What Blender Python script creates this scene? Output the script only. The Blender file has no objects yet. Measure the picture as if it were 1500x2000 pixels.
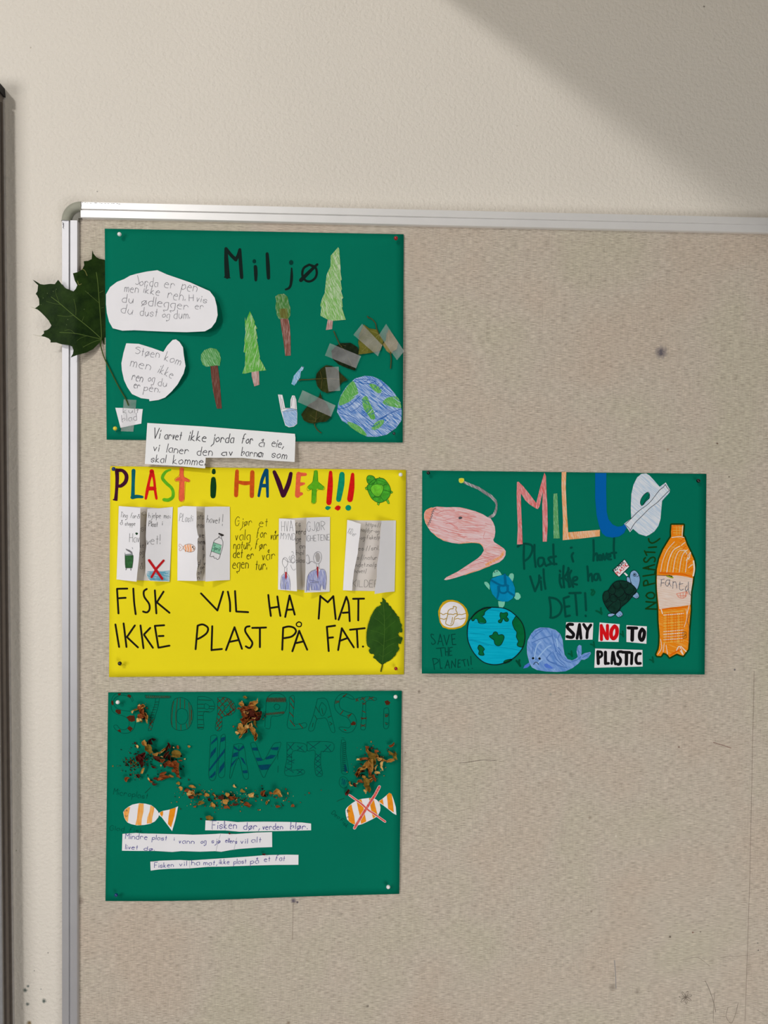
import bpy, bmesh, math, random
from mathutils import Vector, Matrix

# ------------------------------------------------------------------ camera, world, lights, exposure
random.seed(7)
SC = bpy.context.scene
COL = SC.collection
F = 1444.4                      # focal length in pixels of the 1500 x 2000 frame (26 mm on 36 mm)
CAM = Vector((0.0, -1.046, 1.5))
ROT = Matrix.Rotation(-0.0348, 3, 'Z') @ Matrix.Rotation(math.pi / 2 - 0.0214, 3, 'X') @ Matrix.Rotation(0.0093, 3, 'Z')
cd = bpy.data.cameras.new('camera')
cd.sensor_fit = 'VERTICAL'; cd.sensor_height = 36.0; cd.sensor_width = 27.0; cd.lens = 26.0
cd.clip_start = 0.01
cam = bpy.data.objects.new('camera', cd); COL.objects.link(cam)
cam.matrix_world = Matrix.Translation(CAM) @ ROT.to_4x4()
SC.camera = cam
SC.view_settings.view_transform = 'Standard'
SC.view_settings.look = 'None'
SC.view_settings.exposure = 0.0
SC.view_settings.gamma = 1.0
SC.view_settings.use_curve_mapping = False

w = bpy.data.worlds.new('room_air'); SC.world = w; w.use_nodes = True
w.node_tree.nodes['Background'].inputs[0].default_value = (1.0, 0.985, 0.97, 1)
w.node_tree.nodes['Background'].inputs[1].default_value = 0.005

def area(name, loc, target, sx, sy, power, col):
    l = bpy.data.lights.new(name, 'AREA'); l.shape = 'RECTANGLE'; l.size = sx; l.size_y = sy
    l.energy = power; l.color = col
    o = bpy.data.objects.new(name, l); COL.objects.link(o); o.location = loc
    o.rotation_euler = (Vector(target) - Vector(loc)).to_track_quat('-Z', 'Y').to_euler()
    return o
# ceiling lamp up on the left (its light is cut off at top right by the boxed duct), a window on the left, then two added fills
area('ceiling_lamp', (-1.66, -3.0, 3.47), (0, 0, 1.4), 0.26, 0.26, 62, (1.0, 0.98, 0.955))
area('window_light_left', (-1.5, -1.6, 1.6), (-0.46, 0, 1.4), 0.8, 0.8, 15.5, (1.0, 0.985, 0.98))
area('fill_light_low_right', (0.8, -1.8, 0.5), (0.4, 0, 1.0), 1.0, 1.0, 15.5, (1.0, 1.0, 0.985))  # added fill without a known source, brightens the lower wall
area('fill_light_behind', (0.2, -3.2, 2.45), (0, 0, 1.4), 1.4, 0.6, 1.5, (1.0, 1.0, 0.98))  # added fill, put there to reflect in the top rail

# ------------------------------------------------------------------ pixel -> place on the wall
def P(px, py, h=0.0):
    d = ROT @ Vector(((px - 750.0) / F, -(py - 1000.0) / F, -1.0))
    t = (-h - CAM.y) / d.y
    return CAM + d * t

FAB = 0.010                     # fabric surface in front of the wall

# ------------------------------------------------------------------ materials
def lin(c):
    c /= 255.0
    return c / 12.92 if c <= 0.04045 else ((c + 0.055) / 1.055) ** 2.4
IL = 0.86
def rgb(r, g, b, k=IL):
    return tuple(min(lin(v) / k, 0.92) for v in (r, g, b)) + (1.0,)

MATS = {}
def base_mat(name):
    m = bpy.data.materials.new(name); m.use_nodes = True
    nt = m.node_tree
    return m, nt, nt.nodes['Principled BSDF']

def coords(nt, scale=(1, 1, 1), rot=0.0):
    tc = nt.nodes.new('ShaderNodeTexCoord'); mp = nt.nodes.new('ShaderNodeMapping')
    mp.vector_type = 'POINT'
    mp.inputs['Rotation'].default_value = (0, rot, 0); 
    mp2 = nt.nodes.new('ShaderNodeMapping'); mp2.inputs['Scale'].default_value = scale
    nt.links.new(tc.outputs['Object'], mp.inputs['Vector']); nt.links.new(mp.outputs[0], mp2.inputs['Vector'])
    return mp2.outputs[0]

def noise(nt, vec, scale=1.0, detail=2.0, rough=0.5):
    n = nt.nodes.new('ShaderNodeTexNoise'); n.inputs['Scale'].default_value = scale
    n.inputs['Detail'].default_value = detail; n.inputs['Roughness'].default_value = rough
    nt.links.new(vec, n.inputs['Vector']); return n.outputs['Fac']

def ramp(nt, fac, stops):
    r = nt.nodes.new('ShaderNodeValToRGB')
    while len(r.color_ramp.elements) > 1: r.color_ramp.elements.remove(r.color_ramp.elements[0])
    r.color_ramp.elements[0].position = stops[0][0]; r.color_ramp.elements[0].color = stops[0][1]
    for p, c in stops[1:]:
        e = r.color_ramp.elements.new(p); e.color = c
    nt.links.new(fac, r.inputs['Fac']); return r.outputs['Color']

def bump(nt, bs, fac, dist, strength=1.0):
    b = nt.nodes.new('ShaderNodeBump'); b.inputs['Distance'].default_value = dist; b.inputs['Strength'].default_value = strength
    nt.links.new(fac, b.inputs['Height']); nt.links.new(b.outputs['Normal'], bs.inputs['Normal'])

def flat(key, r, g, b, rough=0.75, var=0.08, scale=90, spec=0.06, metallic=0.0):
    """ink, paint, card: a plain colour with slight mottling"""
    if key in MATS: return MATS[key]
    m, nt, bs = base_mat(key)
    c = rgb(r, g, b)
    f = noise(nt, coords(nt), scale, 3)
    lo = tuple(v * (1 - var) for v in c[:3]) + (1,); hi = tuple(min(v * (1 + var), 0.95) for v in c[:3]) + (1,)
    nt.links.new(ramp(nt, f, [(0.3, lo), (0.7, hi)]), bs.inputs['Base Color'])
    bs.inputs['Roughness'].default_value = rough; bs.inputs['Specular IOR Level'].default_value = spec
    bs.inputs['Metallic'].default_value = metallic
    MATS[key] = m; return m

def pencil(key, col, under=(226, 224, 228), ang=0.0, cover=0.5, fine=900, long=60, soft=0.12, second=None):
    """coloured pencil: streaks of pigment with paper showing between them"""
    if key in MATS: return MATS[key]
    m, nt, bs = base_mat(key)
    f = noise(nt, coords(nt, (fine, 200, long), ang), 1.0, 3, 0.6)
    c1 = rgb(*col); c0 = rgb(*under)
    st = 1 - cover
    mid = tuple((a + b) / 2 for a, b in zip(c0, c1))
    o = ramp(nt, f, [(0.5 - soft - (cover - .5) * .5, c0), (0.5 - (cover - .5) * .5, mid), (0.5 + soft - (cover - .5) * .5, c1)])
    if second:
        f2 = noise(nt, coords(nt), 45, 2)
        mx = nt.nodes.new('ShaderNodeMix'); mx.data_type = 'RGBA'
        f3 = ramp(nt, f2, [(0.45, (0, 0, 0, 1)), (0.6, (1, 1, 1, 1))])
        nt.links.new(f3, mx.inputs['Factor']); nt.links.new(o, mx.inputs['A'])
        o2 = ramp(nt, f, [(0.35, c0), (0.6, rgb(*second))]); nt.links.new(o2, mx.inputs['B']); o = mx.outputs['Result']
    nt.links.new(o, bs.inputs['Base Color'])
    bs.inputs['Roughness'].default_value = 0.8; bs.inputs['Specular IOR Level'].default_value = 0.05
    MATS[key] = m; return m

def tape_mat():
    if 'clear_tape' in MATS: return MATS['clear_tape']
    m, nt, bs = base_mat('clear_tape')
    bs.inputs['Base Color'].default_value = rgb(205, 205, 205)
    bs.inputs['Roughness'].default_value = 0.32
    f = noise(nt, coords(nt, (60, 60, 60)), 1.0, 3)
    a = ramp(nt, f, [(0.3, (0.17, 0.17, 0.17, 1)), (0.7, (0.33, 0.33, 0.33, 1))])
    nt.links.new(a, bs.inputs['Alpha'])
    MATS['clear_tape'] = m; return m

def paper(key='white_paper', r=228, g=226, b=229):
    if key in MATS: return MATS[key]
    m, nt, bs = base_mat(key)
    f = noise(nt, coords(nt), 35, 3)
    c = rgb(r, g, b)
    nt.links.new(ramp(nt, f, [(0.3, tuple(v * .97 for v in c[:3]) + (1,)), (0.7, c)]), bs.inputs['Base Color'])
    bump(nt, bs, f, 0.002, 0.35)
    bs.inputs['Roughness'].default_value = 0.8; bs.inputs['Specular IOR Level'].default_value = 0.2
    MATS[key] = m; return m

def card_mat(key, r, g, b, rough=0.7):
    if key in MATS: return MATS[key]
    m, nt, bs = base_mat(key)
    c = rgb(r, g, b)
    v = coords(nt)
    f = noise(nt, v, 9, 3); f2 = noise(nt, v, 900, 2)
    nt.links.new(ramp(nt, f, [(0.3, tuple(x * .96 for x in c[:3]) + (1,)), (0.7, tuple(min(x * 1.04, .95) for x in c[:3]) + (1,))]), bs.inputs['Base Color'])
    bump(nt, bs, f2, 0.0002, 0.25)
    bs.inputs['Roughness'].default_value = rough; bs.inputs['Specular IOR Level'].default_value = 0.05
    MATS[key] = m; return m

# ------------------------------------------------------------------ objects
def tag(o, label=None, cat=None, group=None, kind=None):
    if label: o['label'] = label
    if cat: o['category'] = cat
    if group: o['group'] = group
    if kind: o['kind'] = kind
    return o

def empty(name, loc):
    o = bpy.data.objects.new(name, None); COL.objects.link(o); o.location = loc
    o.empty_display_size = 0.02
    return o

def wloc(o):
    v = Vector((0, 0, 0))
    while o: v += o.location; o = o.parent
    return v

def link_mesh(name, verts, faces, mats, midx=None, parent=None, smooth=False, label=None, origin=None):
    """verts are world places; the object sits at its parent's base (or at origin)"""
    o0 = wloc(parent) if parent else (origin or Vector((0, 0, 0)))
    me = bpy.data.meshes.new(name)
    me.from_pydata([Vector(v) - o0 for v in verts], [], faces)
    for m in mats: me.materials.append(m)
    if midx: me.polygons.foreach_set('material_index', midx)
    if smooth: me.polygons.foreach_set('use_smooth', [True] * len(me.polygons))
    me.update()
    ob = bpy.data.objects.new(name, me); COL.objects.link(ob)
    if parent: ob.parent = parent
    elif origin: ob.location = origin
    if label: ob['label'] = label
    return ob

def catmull(pts, n=5, closed=False):
    if len(pts) < 3: return list(pts)
    out = []
    N = len(pts)
    rng = range(N) if closed else range(N - 1)
    for i in rng:
        if closed: p0, p1, p2, p3 = pts[(i - 1) % N], pts[i], pts[(i + 1) % N], pts[(i + 2) % N]
        else: p0, p1, p2, p3 = pts[max(i - 1, 0)], pts[i], pts[i + 1], pts[min(i + 2, N - 1)]
        for k in range(n):
            t = k / n
            out.append(tuple(0.5 * ((2 * b) + (-a + c) * t + (2 * a - 5 * b + 4 * c - d) * t * t + (-a + 3 * b - 3 * c + d) * t ** 3)
                             for a, b, c, d in zip(p0, p1, p2, p3)))
    if not closed: out.append(tuple(pts[-1]))
    return out

def V(ox, oy, s):
    """a zoomed view of the photograph: numbers read off it -> pixels of the whole frame"""
    def f(*a):
        if len(a) == 1 and isinstance(a[0], str):
            return [(ox + float(q.split(',')[0]) / s, oy + float(q.split(',')[1]) / s) for q in a[0].split()]
        return (ox + a[0] / s, oy + a[1] / s)
    f.s = s
    return f

def area2(p):
    return sum(p[i][0] * p[(i + 1) % len(p)][1] - p[(i + 1) % len(p)][0] * p[i][1] for i in range(len(p))) / 2

class G:
    """flat geometry gathered in picture pixels with a real height off the backing surface"""
    def __init__(s, H): s.H = H; s.v = []; s.f = []; s.m = []; s.mats = []; s.n = 0; s.runs = []
    def mi(s, m):
        if m not in s.mats: s.mats.append(m)
        return s.mats.index(m)
    def add(s, vs, fs, m):
        b = len(s.v); k = s.mi(m)
        s.v += vs
        for f in fs: s.f.append(tuple(b + i for i in f)); s.m.append(k)
    def lift(s): s.n += 1; return (s.n % 60) * 1.5e-6
    def poly(s, pts, h, m, thick=0.0, grid=0, closed_smooth=0, edge=None):
        s.runs.append((len(s.v), len(s.f)))
        if closed_smooth: pts = catmull(pts, closed_smooth, True)
        if area2(pts) > 0: pts = pts[::-1]
        h += s.lift()
        if not grid and max(max(p[0] for p in pts) - min(p[0] for p in pts), max(p[1] for p in pts) - min(p[1] for p in pts)) > 16: grid = 14
        if grid:
            bm = bmesh.new()
            vs = [bm.verts.new((x, y, 0)) for x, y in pts]
            bm.faces.new(vs)
            bmesh.ops.triangulate(bm, faces=bm.faces[:])
            x0 = min(p[0] for p in pts); x1 = max(p[0] for p in pts); y0 = min(p[1] for p in pts); y1 = max(p[1] for p in pts)
            x = math.floor(x0 / grid) * grid + grid
            while x < x1 - .2:
                bmesh.ops.bisect_plane(bm, geom=bm.verts[:] + bm.edges[:] + bm.faces[:], plane_co=(x, 0, 0), plane_no=(1, 0, 0)); x += grid
            y = math.floor(y0 / grid) * grid + grid
            while y < y1 - .2:
                bmesh.ops.bisect_plane(bm, geom=bm.verts[:] + bm.edges[:] + bm.faces[:], plane_co=(0, y, 0), plane_no=(0, 1, 0)); y += grid
            bm.verts.ensure_lookup_table(); bm.verts.index_update()
            s.add([(v.co.x, v.co.y, h) for v in bm.verts], [tuple(v.index for v in f.verts) for f in bm.faces], m)
            # rim follows the boundary with the same cuts
            if thick:
                for e in bm.edges:
                    if len(e.link_faces) == 1:
                        a, b = e.verts[0].co, e.verts[1].co
                        s.add([(a.x, a.y, h), (b.x, b.y, h), (b.x, b.y, h - thick), (a.x, a.y, h - thick)], [(0, 1, 2, 3)], edge or m)
            bm.free()
        else:
            n = len(pts)
            s.add([(x, y, h) for x, y in pts], [tuple(range(n))], m)
            if thick:
                for i in range(n):
                    a, b = pts[i], pts[(i + 1) % n]
                    s.add([(a[0], a[1], h), (b[0], b[1], h), (b[0], b[1], h - thick), (a[0], a[1], h - thick)], [(0, 1, 2, 3)], edge or m)
    def disc(s, c, r, h, m, n=10, ry=None, run=True):
        if run: s.runs.append((len(s.v), len(s.f)))
        ry = ry or r
        s.add([(c[0] + r * math.cos(-a * 2 * math.pi / n), c[1] + ry * math.sin(-a * 2 * math.pi / n), h) for a in range(n)], [tuple(range(n))], m)
    def stroke(s, pts, wd, h, m, smooth=True, caps=True):
        """wd: one width or one per point, in pixels"""
        s.runs.append((len(s.v), len(s.f)))
        ws = list(wd) if isinstance(wd, (list, tuple)) else [wd] * len(pts)
        h += s.lift()
        if smooth and len(pts) > 2:
            q = catmull([(p[0], p[1], k) for p, k in zip(pts, ws)], 4)
            pts = [(a, b) for a, b, c in q]; ws = [c for a, b, c in q]
            n = len(pts); vs = []
            for i in range(n):
                a = pts[max(i - 1, 0)]; b = pts[min(i + 1, n - 1)]
                dx, dy = b[0] - a[0], b[1] - a[1]; L = math.hypot(dx, dy) or 1e-6
                nx, ny = -dy / L * ws[i] / 2, dx / L * ws[i] / 2
                vs += [(pts[i][0] + nx, pts[i][1] + ny, h + i * 8e-7), (pts[i][0] - nx, pts[i][1] - ny, h + i * 8e-7)]
            s.add(vs, [(2 * i, 2 * i + 1, 2 * i + 3, 2 * i + 2)[::-1] for i in range(n - 1)], m)
            ends = [(pts[0], ws[0]), (pts[-1], ws[-1])]
        else:
            q = []
            for (a, b), (wa, wb) in zip(zip(pts, pts[1:]), zip(ws, ws[1:])):
                k = max(1, int(math.hypot(b[0] - a[0], b[1] - a[1]) / 12))
                q += [((a[0] + (b[0] - a[0]) * i / k, a[1] + (b[1] - a[1]) * i / k), wa + (wb - wa) * i / k) for i in range(k)]
            q.append((pts[-1], ws[-1])); pts = [a for a, b in q]; ws = [b for a, b in q]
            for (a, b), (wa, wb) in zip(zip(pts, pts[1:]), zip(ws, ws[1:])):
                dx, dy = b[0] - a[0], b[1] - a[1]; L = math.hypot(dx, dy) or 1e-6
                nx, ny = -dy / L / 2, dx / L / 2; h += 8e-7
                s.add([(a[0] + nx * wa, a[1] + ny * wa, h), (a[0] - nx * wa, a[1] - ny * wa, h),
                       (b[0] - nx * wb, b[1] - ny * wb, h), (b[0] + nx * wb, b[1] + ny * wb, h)], [(3, 2, 1, 0)], m)
            ends = list(zip(pts, ws))
        if caps and max(ws) > 1.2:
            for j_, (p, k) in enumerate(ends): s.disc(p, k / 2, h - 4e-7 - j_ * 9e-7, m, 8, None, False)
    def build_split(s, name, parent, label=None, tol=3.0, small=6.0):
        """one part per connected letter: strokes that touch or nearly touch stay together"""
        R_ = s.runs + [(len(s.v), len(s.f))]; n = len(s.runs); par = list(range(n))
        def find(i):
            while par[i] != i: i = par[i]
            return i
        pts = [[(v[0], v[1]) for v in s.v[R_[i][0]:R_[i + 1][0]]] for i in range(n)]
        bb = [(min(q[0] for q in p), max(q[0] for q in p), min(q[1] for q in p), max(q[1] for q in p)) for p in pts]
        for i in range(n):
            for j in range(i + 1, n):
                a, b = bb[i], bb[j]
                if a[0] - tol > b[1] or b[0] - tol > a[1] or a[2] - tol > b[3] or b[2] - tol > a[3]: continue
                if find(i) == find(j): continue
                if any((u[0] - v[0]) ** 2 + (u[1] - v[1]) ** 2 < tol * tol for u in pts[i] for v in pts[j]): par[find(j)] = find(i)
        groups = {}
        for i in range(n): groups.setdefault(find(i), []).append(i)
        out = []
        for k, ids in groups.items():
            g2 = G(s.H); g2.mats = s.mats
            for i in ids:
                b0 = len(g2.v); v0, f0 = R_[i]; v1, f1 = R_[i + 1]
                g2.v += s.v[v0:v1]; g2.f += [tuple(b0 + q - v0 for q in f) for f in s.f[f0:f1]]; g2.m += s.m[f0:f1]
            out.append(g2.build(name, parent, label))
        return out
    def world(s): return [P(x, y, s.H(x, y) + h) for x, y, h in s.v]
    def build(s, name, parent, label=None, kind=None, smooth=False):
        o = link_mesh(name, s.world(), s.f, s.mats, s.m, parent, smooth, label)
        if kind: o['kind'] = kind
        return o

# ------------------------------------------------------------------ one-stroke handwriting
# two digits per point: x, then y (3 = base line, 6 = height of a small letter, 9 = capital); '-' means straight lines
FONT = {
 'A': '-032953 -1545', 'B': '-0903 0929484716 06364744 3303', 'C': '48290705133344', 'D': '-0903 092947452303', 'E': '-49090343 -0636',
 'F': '-490903 -0636', 'G': '48290705133345 -2646', 'H': '-0903 -4943 -0646', 'I': '-1913', 'J': '3934231304', 'K': '-0903 -490643',
 'L': '-090343', 'M': '-0309264943', 'N': '-03094349', 'O': '29070513334547 4729', 'P': '-0309 092948472606', 'R': '-0309 092948472606 -1643',
 'S': '48290827452304', 'T': '-0949 -2923', 'U': '090513334549', 'V': '-092349', 'W': '-0913263349', 'X': '-0943 -4903', 'Y': '-0926 -4923',
 'Z': '-09490343', 'Ø': '29070513334547 4729 -0249',
 'a': '361605041323 35 -3633', 'b': '-0903 05263524 1303', 'c': '35261605041333', 'd': '361605041333 -3933', 'e': '0535261605041333',
 'f': '39291803 -0626', 'g': '3616050413 34 3632210110', 'h': '-0903 05163533', 'i': '-0603 -0807', 'j': '26221100 -2827', 'k': '-0903 -260433',
 'l': '-0903', 'm': '-0603 05162523 25364543', 'n': '-0603 05163533', 'o': '26050413343526', 'p': '-0600 052635341304', 'q': '361605041334 -3630',
 'r': '-0603 05162635', 's': '35260534231304', 't': '-1813 -0626', 'u': '0604132335 -3633', 'v': '-061326', 'w': '-0613253346', 'x': '-0633 -3603',
 'y': '-0614 -36 362301', 'z': '-06360333', 'ø': '26050413343526 -0236', 'å': '361605041323 35 -3633 27182928 2827', 'æ': '1605041325 253645',
 '.': '-0304', ',': '-1402', '!': '-0905 -0304', ':': '-0606 -0404', '/': '-0229', '-': '-0525', '\'': '-0907', 'Å': '-032853 -1545 29182728 2829',
}
def glyph(ch):
    out = []
    for st in FONT[ch].split(' '):
        straight = st.startswith('-'); st = st.lstrip('-')
        pts = [(int(st[i]), int(st[i + 1]) - 3) for i in range(0, len(st) - 1, 2)]
        if pts: out.append((straight, pts))
    return out
WID = {}
for ch in FONT:
    xs = [p[0] for st in glyph(ch) for p in st[1]]; WID[ch] = max(xs) - min(xs)
def word(g, txt, a, b, xh, wd, h, m, slant=0.06, jit=0.25, gap=1.6):
    """txt from pixel a to pixel b along the base line; xh = height of a small letter in pixels"""
    adv = sum((WID[c] if c != ' ' else 2.5) + gap for c in txt) - gap
    L = math.hypot(b[0] - a[0], b[1] - a[1]); ux, uy = (b[0] - a[0]) / L, (b[1] - a[1]) / L
    sx = L / max(adv, .5); sy = xh / 3.0
    if len(txt) == 1 and WID[txt] == 0: sx = sy
    x = 0.0
    for c in txt:
        if c == ' ': x += 2.5 + gap; continue
        gl = glyph(c); x0 = min(p[0] for st in gl for p in st[1])
        jy = random.uniform(-jit, jit) * 1.2; js = random.uniform(1 - jit * .25, 1 + jit * .25)
        for straight, pts in gl:
            q = []
            for (u, v) in pts:
                X = (x + u - x0 + random.uniform(-jit, jit) * .35) * sx; Y = (v * js + jy * .6 + random.uniform(-jit, jit) * .35) * sy
                X += Y * slant
                q.append((a[0] + X * ux + Y * uy, a[1] + X * uy - Y * ux))
            if len(q) == 1: q.append((q[0][0], q[0][1] + wd))
            if len(q) == 2 and math.hypot(q[0][0] - q[1][0], q[0][1] - q[1][1]) < .3: q[1] = (q[0][0] + .5, q[0][1] + .5)
            g.stroke(q, wd, h, m, smooth=not straight)
        x += WID[c] + gap

PLAY = 0.00012                  # ink above paper
def clampf(t, a=0.0, b=1.0): return max(a, min(b, t))
def bumpf(t, c, r): 
    d = (t - c) / r
    return math.exp(-d * d)
# ------------------------------------------------------------------ the room: wall, floor, ceiling, boxed duct
def box(name, x0, x1, y0, y1, z0, z1, mat, parent=None, bevel=0.0, label=None):
    bm = bmesh.new(); bmesh.ops.create_cube(bm, size=1)
    c = Vector(((x0 + x1) / 2, (y0 + y1) / 2, (z0 + z1) / 2))
    for v in bm.verts: v.co = Vector((v.co.x * (x1 - x0), v.co.y * (y1 - y0), v.co.z * (z1 - z0)))
    if bevel: bmesh.ops.bevel(bm, geom=bm.edges[:], offset=bevel, segments=3, affect='EDGES', profile=0.5)
    vs = [v.co + c for v in bm.verts]; fs = []
    bm.verts.index_update()
    for f in bm.faces: fs.append(tuple(v.index for v in f.verts))
    bm.free()
    return link_mesh(name, vs, fs, [mat], None, parent, False, label, None if parent else c)

def wall_mat():
    m, nt, bs = base_mat('painted_wall')
    v = coords(nt)
    f = noise(nt, v, 190, 3, 0.5); big = noise(nt, v, 3.0, 3)
    c = rgb(216, 209, 198)
    col = ramp(nt, big, [(0.3, tuple(x * .975 for x in c[:3]) + (1,)), (0.7, tuple(min(x * 1.02, .95) for x in c[:3]) + (1,))])
    # chips and scuffs of grey where the paint is gone
    spots = [(49, 1934, 5.5, (96, 104, 98)), (55, 1926, 3.5, (110, 118, 112)), (86, 1955, 5.5, (96, 104, 98)), (54, 1961, 4.5, (110, 115, 110)),
             (57, 1998, 6, (130, 112, 80)), (80, 1932, 2.2, (160, 155, 148)), (94, 1861, 1.8, (120, 115, 110)), (67, 1896, 1.6, (130, 125, 120)),
             (190, 374, 1.8, (150, 145, 138)), (32, 1661, 2, (170, 165, 150)), (1010, 246, 2.5, (200, 192, 180)), (1375, 13, 2.5, (120, 112, 105)), (60, 93, 2, (190, 180, 165))]
    dn = noise(nt, v, 420, 3)
    for px, py, r, k in spots:
        p = P(px, py, 0) - P(750, 1000, 0)
        col = spot(nt, v, dn, col, p, r * .000724, rgb(*k))
    nt.links.new(col, bs.inputs['Base Color'])
    bump(nt, bs, f, 0.0030, 0.55)
    bs.inputs['Roughness'].default_value = 0.6; bs.inputs['Specular IOR Level'].default_value = 0.25
    return m

def spot(nt, v, dn, col, p, r, k, soft=0.45, amt=1.0):
    d = nt.nodes.new('ShaderNodeVectorMath'); d.operation = 'DISTANCE'
    nt.links.new(v, d.inputs[0]); d.inputs[1].default_value = p
    a = nt.nodes.new('ShaderNodeMath'); a.operation = 'MULTIPLY_ADD'
    nt.links.new(dn, a.inputs[0]); a.inputs[1].default_value = r * 0.9; nt.links.new(d.outputs['Value'], a.inputs[2])
    mr = nt.nodes.new('ShaderNodeMapRange'); mr.inputs['From Min'].default_value = r * 1.45; mr.inputs['From Max'].default_value = r * (1.45 - 1.6 * soft)
    mr.inputs['To Min'].default_value = 0.0; mr.inputs['To Max'].default_value = amt
    nt.links.new(a.outputs[0], mr.inputs['Value'])
    mx = nt.nodes.new('ShaderNodeMix'); mx.data_type = 'RGBA'
    nt.links.new(mr.outputs[0], mx.inputs['Factor']); nt.links.new(col, mx.inputs['A']); mx.inputs['B'].default_value = k
    return mx.outputs['Result']

C0 = P(750, 1000, 0)
wm = wall_mat()
wall = link_mesh('wall_back', [(-2.6, 0, 0), (2.6, 0, 0), (2.6, 0, 3.5), (-2.6, 0, 3.5), (-2.6, .12, 0), (2.6, .12, 0), (2.6, .12, 3.5), (-2.6, .12, 3.5)],
                 [(0, 1, 2, 3), (5, 4, 7, 6), (4, 0, 3, 7), (1, 5, 6, 2), (3, 2, 6, 7), (4, 5, 1, 0)], [wm], None, None, False, None, C0)
tag(wall, 'cream painted wall with orange peel texture behind the pin board', kind='structure')
fl = box('floor', -2.6, 2.6, -3.6, 0, -0.05, 0, flat('floor_vinyl', 120, 112, 104, rough=.5))
tag(fl, 'grey brown vinyl floor below the picture', kind='structure')
ce = box('ceiling', -2.6, 2.6, -3.6, 0, 3.5, 3.55, flat('ceiling_white', 225, 222, 215, rough=.9))
tag(ce, 'white ceiling above the picture', kind='structure')
DP = P(600, -200, 0)
du = box('trim_1', DP.x, 2.6, -1.0, 0, DP.z, DP.z + 0.55, flat('duct_paint', 215, 210, 200), bevel=0.004)
tag(du, 'boxed in duct high on the wall, above the picture, that shades its top right corner', kind='structure')

# the edge of the other board at far left: only its right-hand side face shows
bt, bb = P(9, 178, 0), P(28, 2003, 0)
dk = flat('dark_metal', 122, 114, 107, rough=.45, var=.05, metallic=.3); lg = flat('grey_metal', 150, 150, 152, rough=.4, metallic=.3)
fb = empty('cabinet', (bb.x - 0.2, 0, bb.z))
def slab(name, dx0, dx1, y0, y1, mat, parent, ztop=0.0, label=None):
    zt, zb = bt.z - ztop, 0.62
    k = (bt.x - bb.x) / (bt.z - bb.z)
    def X(z): return bb.x + (z - bb.z) * k
    vs = []
    for z in (zb, zt):
        for (dx, y) in ((dx0, y0), (dx1, y0), (dx1, y1), (dx0, y1)): vs.append((X(z) + dx, y, z))
    return link_mesh(name, vs, [(0, 1, 5, 4), (1, 2, 6, 5), (2, 3, 7, 6), (3, 0, 4, 7), (4, 5, 6, 7), (3, 2, 1, 0)], [mat], None, parent, False, label)
slab('body', -0.42, -0.0012, -0.0306, -0.0006, dk, fb, 0.004)
slab('front_panel', -0.42, 0.0, -0.0345, -0.0310, lg, fb, 0.012)
slab('side_rib', -0.003, 0.0004, -0.0245, -0.0215, flat('rib_metal', 92, 84, 78, rough=.4), fb, 0.02)
slab('side_rib', -0.003, 0.0004, -0.0100, -0.0070, flat('rib_metal', 92, 84, 78, rough=.4), fb, 0.02)
slab('wall_seal', -0.003, 0.0010, -0.0022, -0.0003, flat('seal_light', 190, 184, 178), fb, 0.012)
slab('top_cap', -0.42, 0.0006, -0.0350, -0.0004, flat('cap_black', 48, 46, 46, rough=.5), fb, -0.003)['label'] = 'dark plastic top cap'
bpy.data.objects['top_cap'].data.transform(Matrix.Identity(4))
tag(fb, 'dark grey metal cabinet edge standing along the far left of the wall', 'cabinet')
# trim the cap to the top few millimetres
me = bpy.data.objects['top_cap'].data
zmax = max(v.co.z for v in me.vertices)
for v in me.vertices:
    if v.co.z < zmax - .1: v.co.z = zmax - .012; v.co.x += (bt.x - bb.x)

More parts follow.
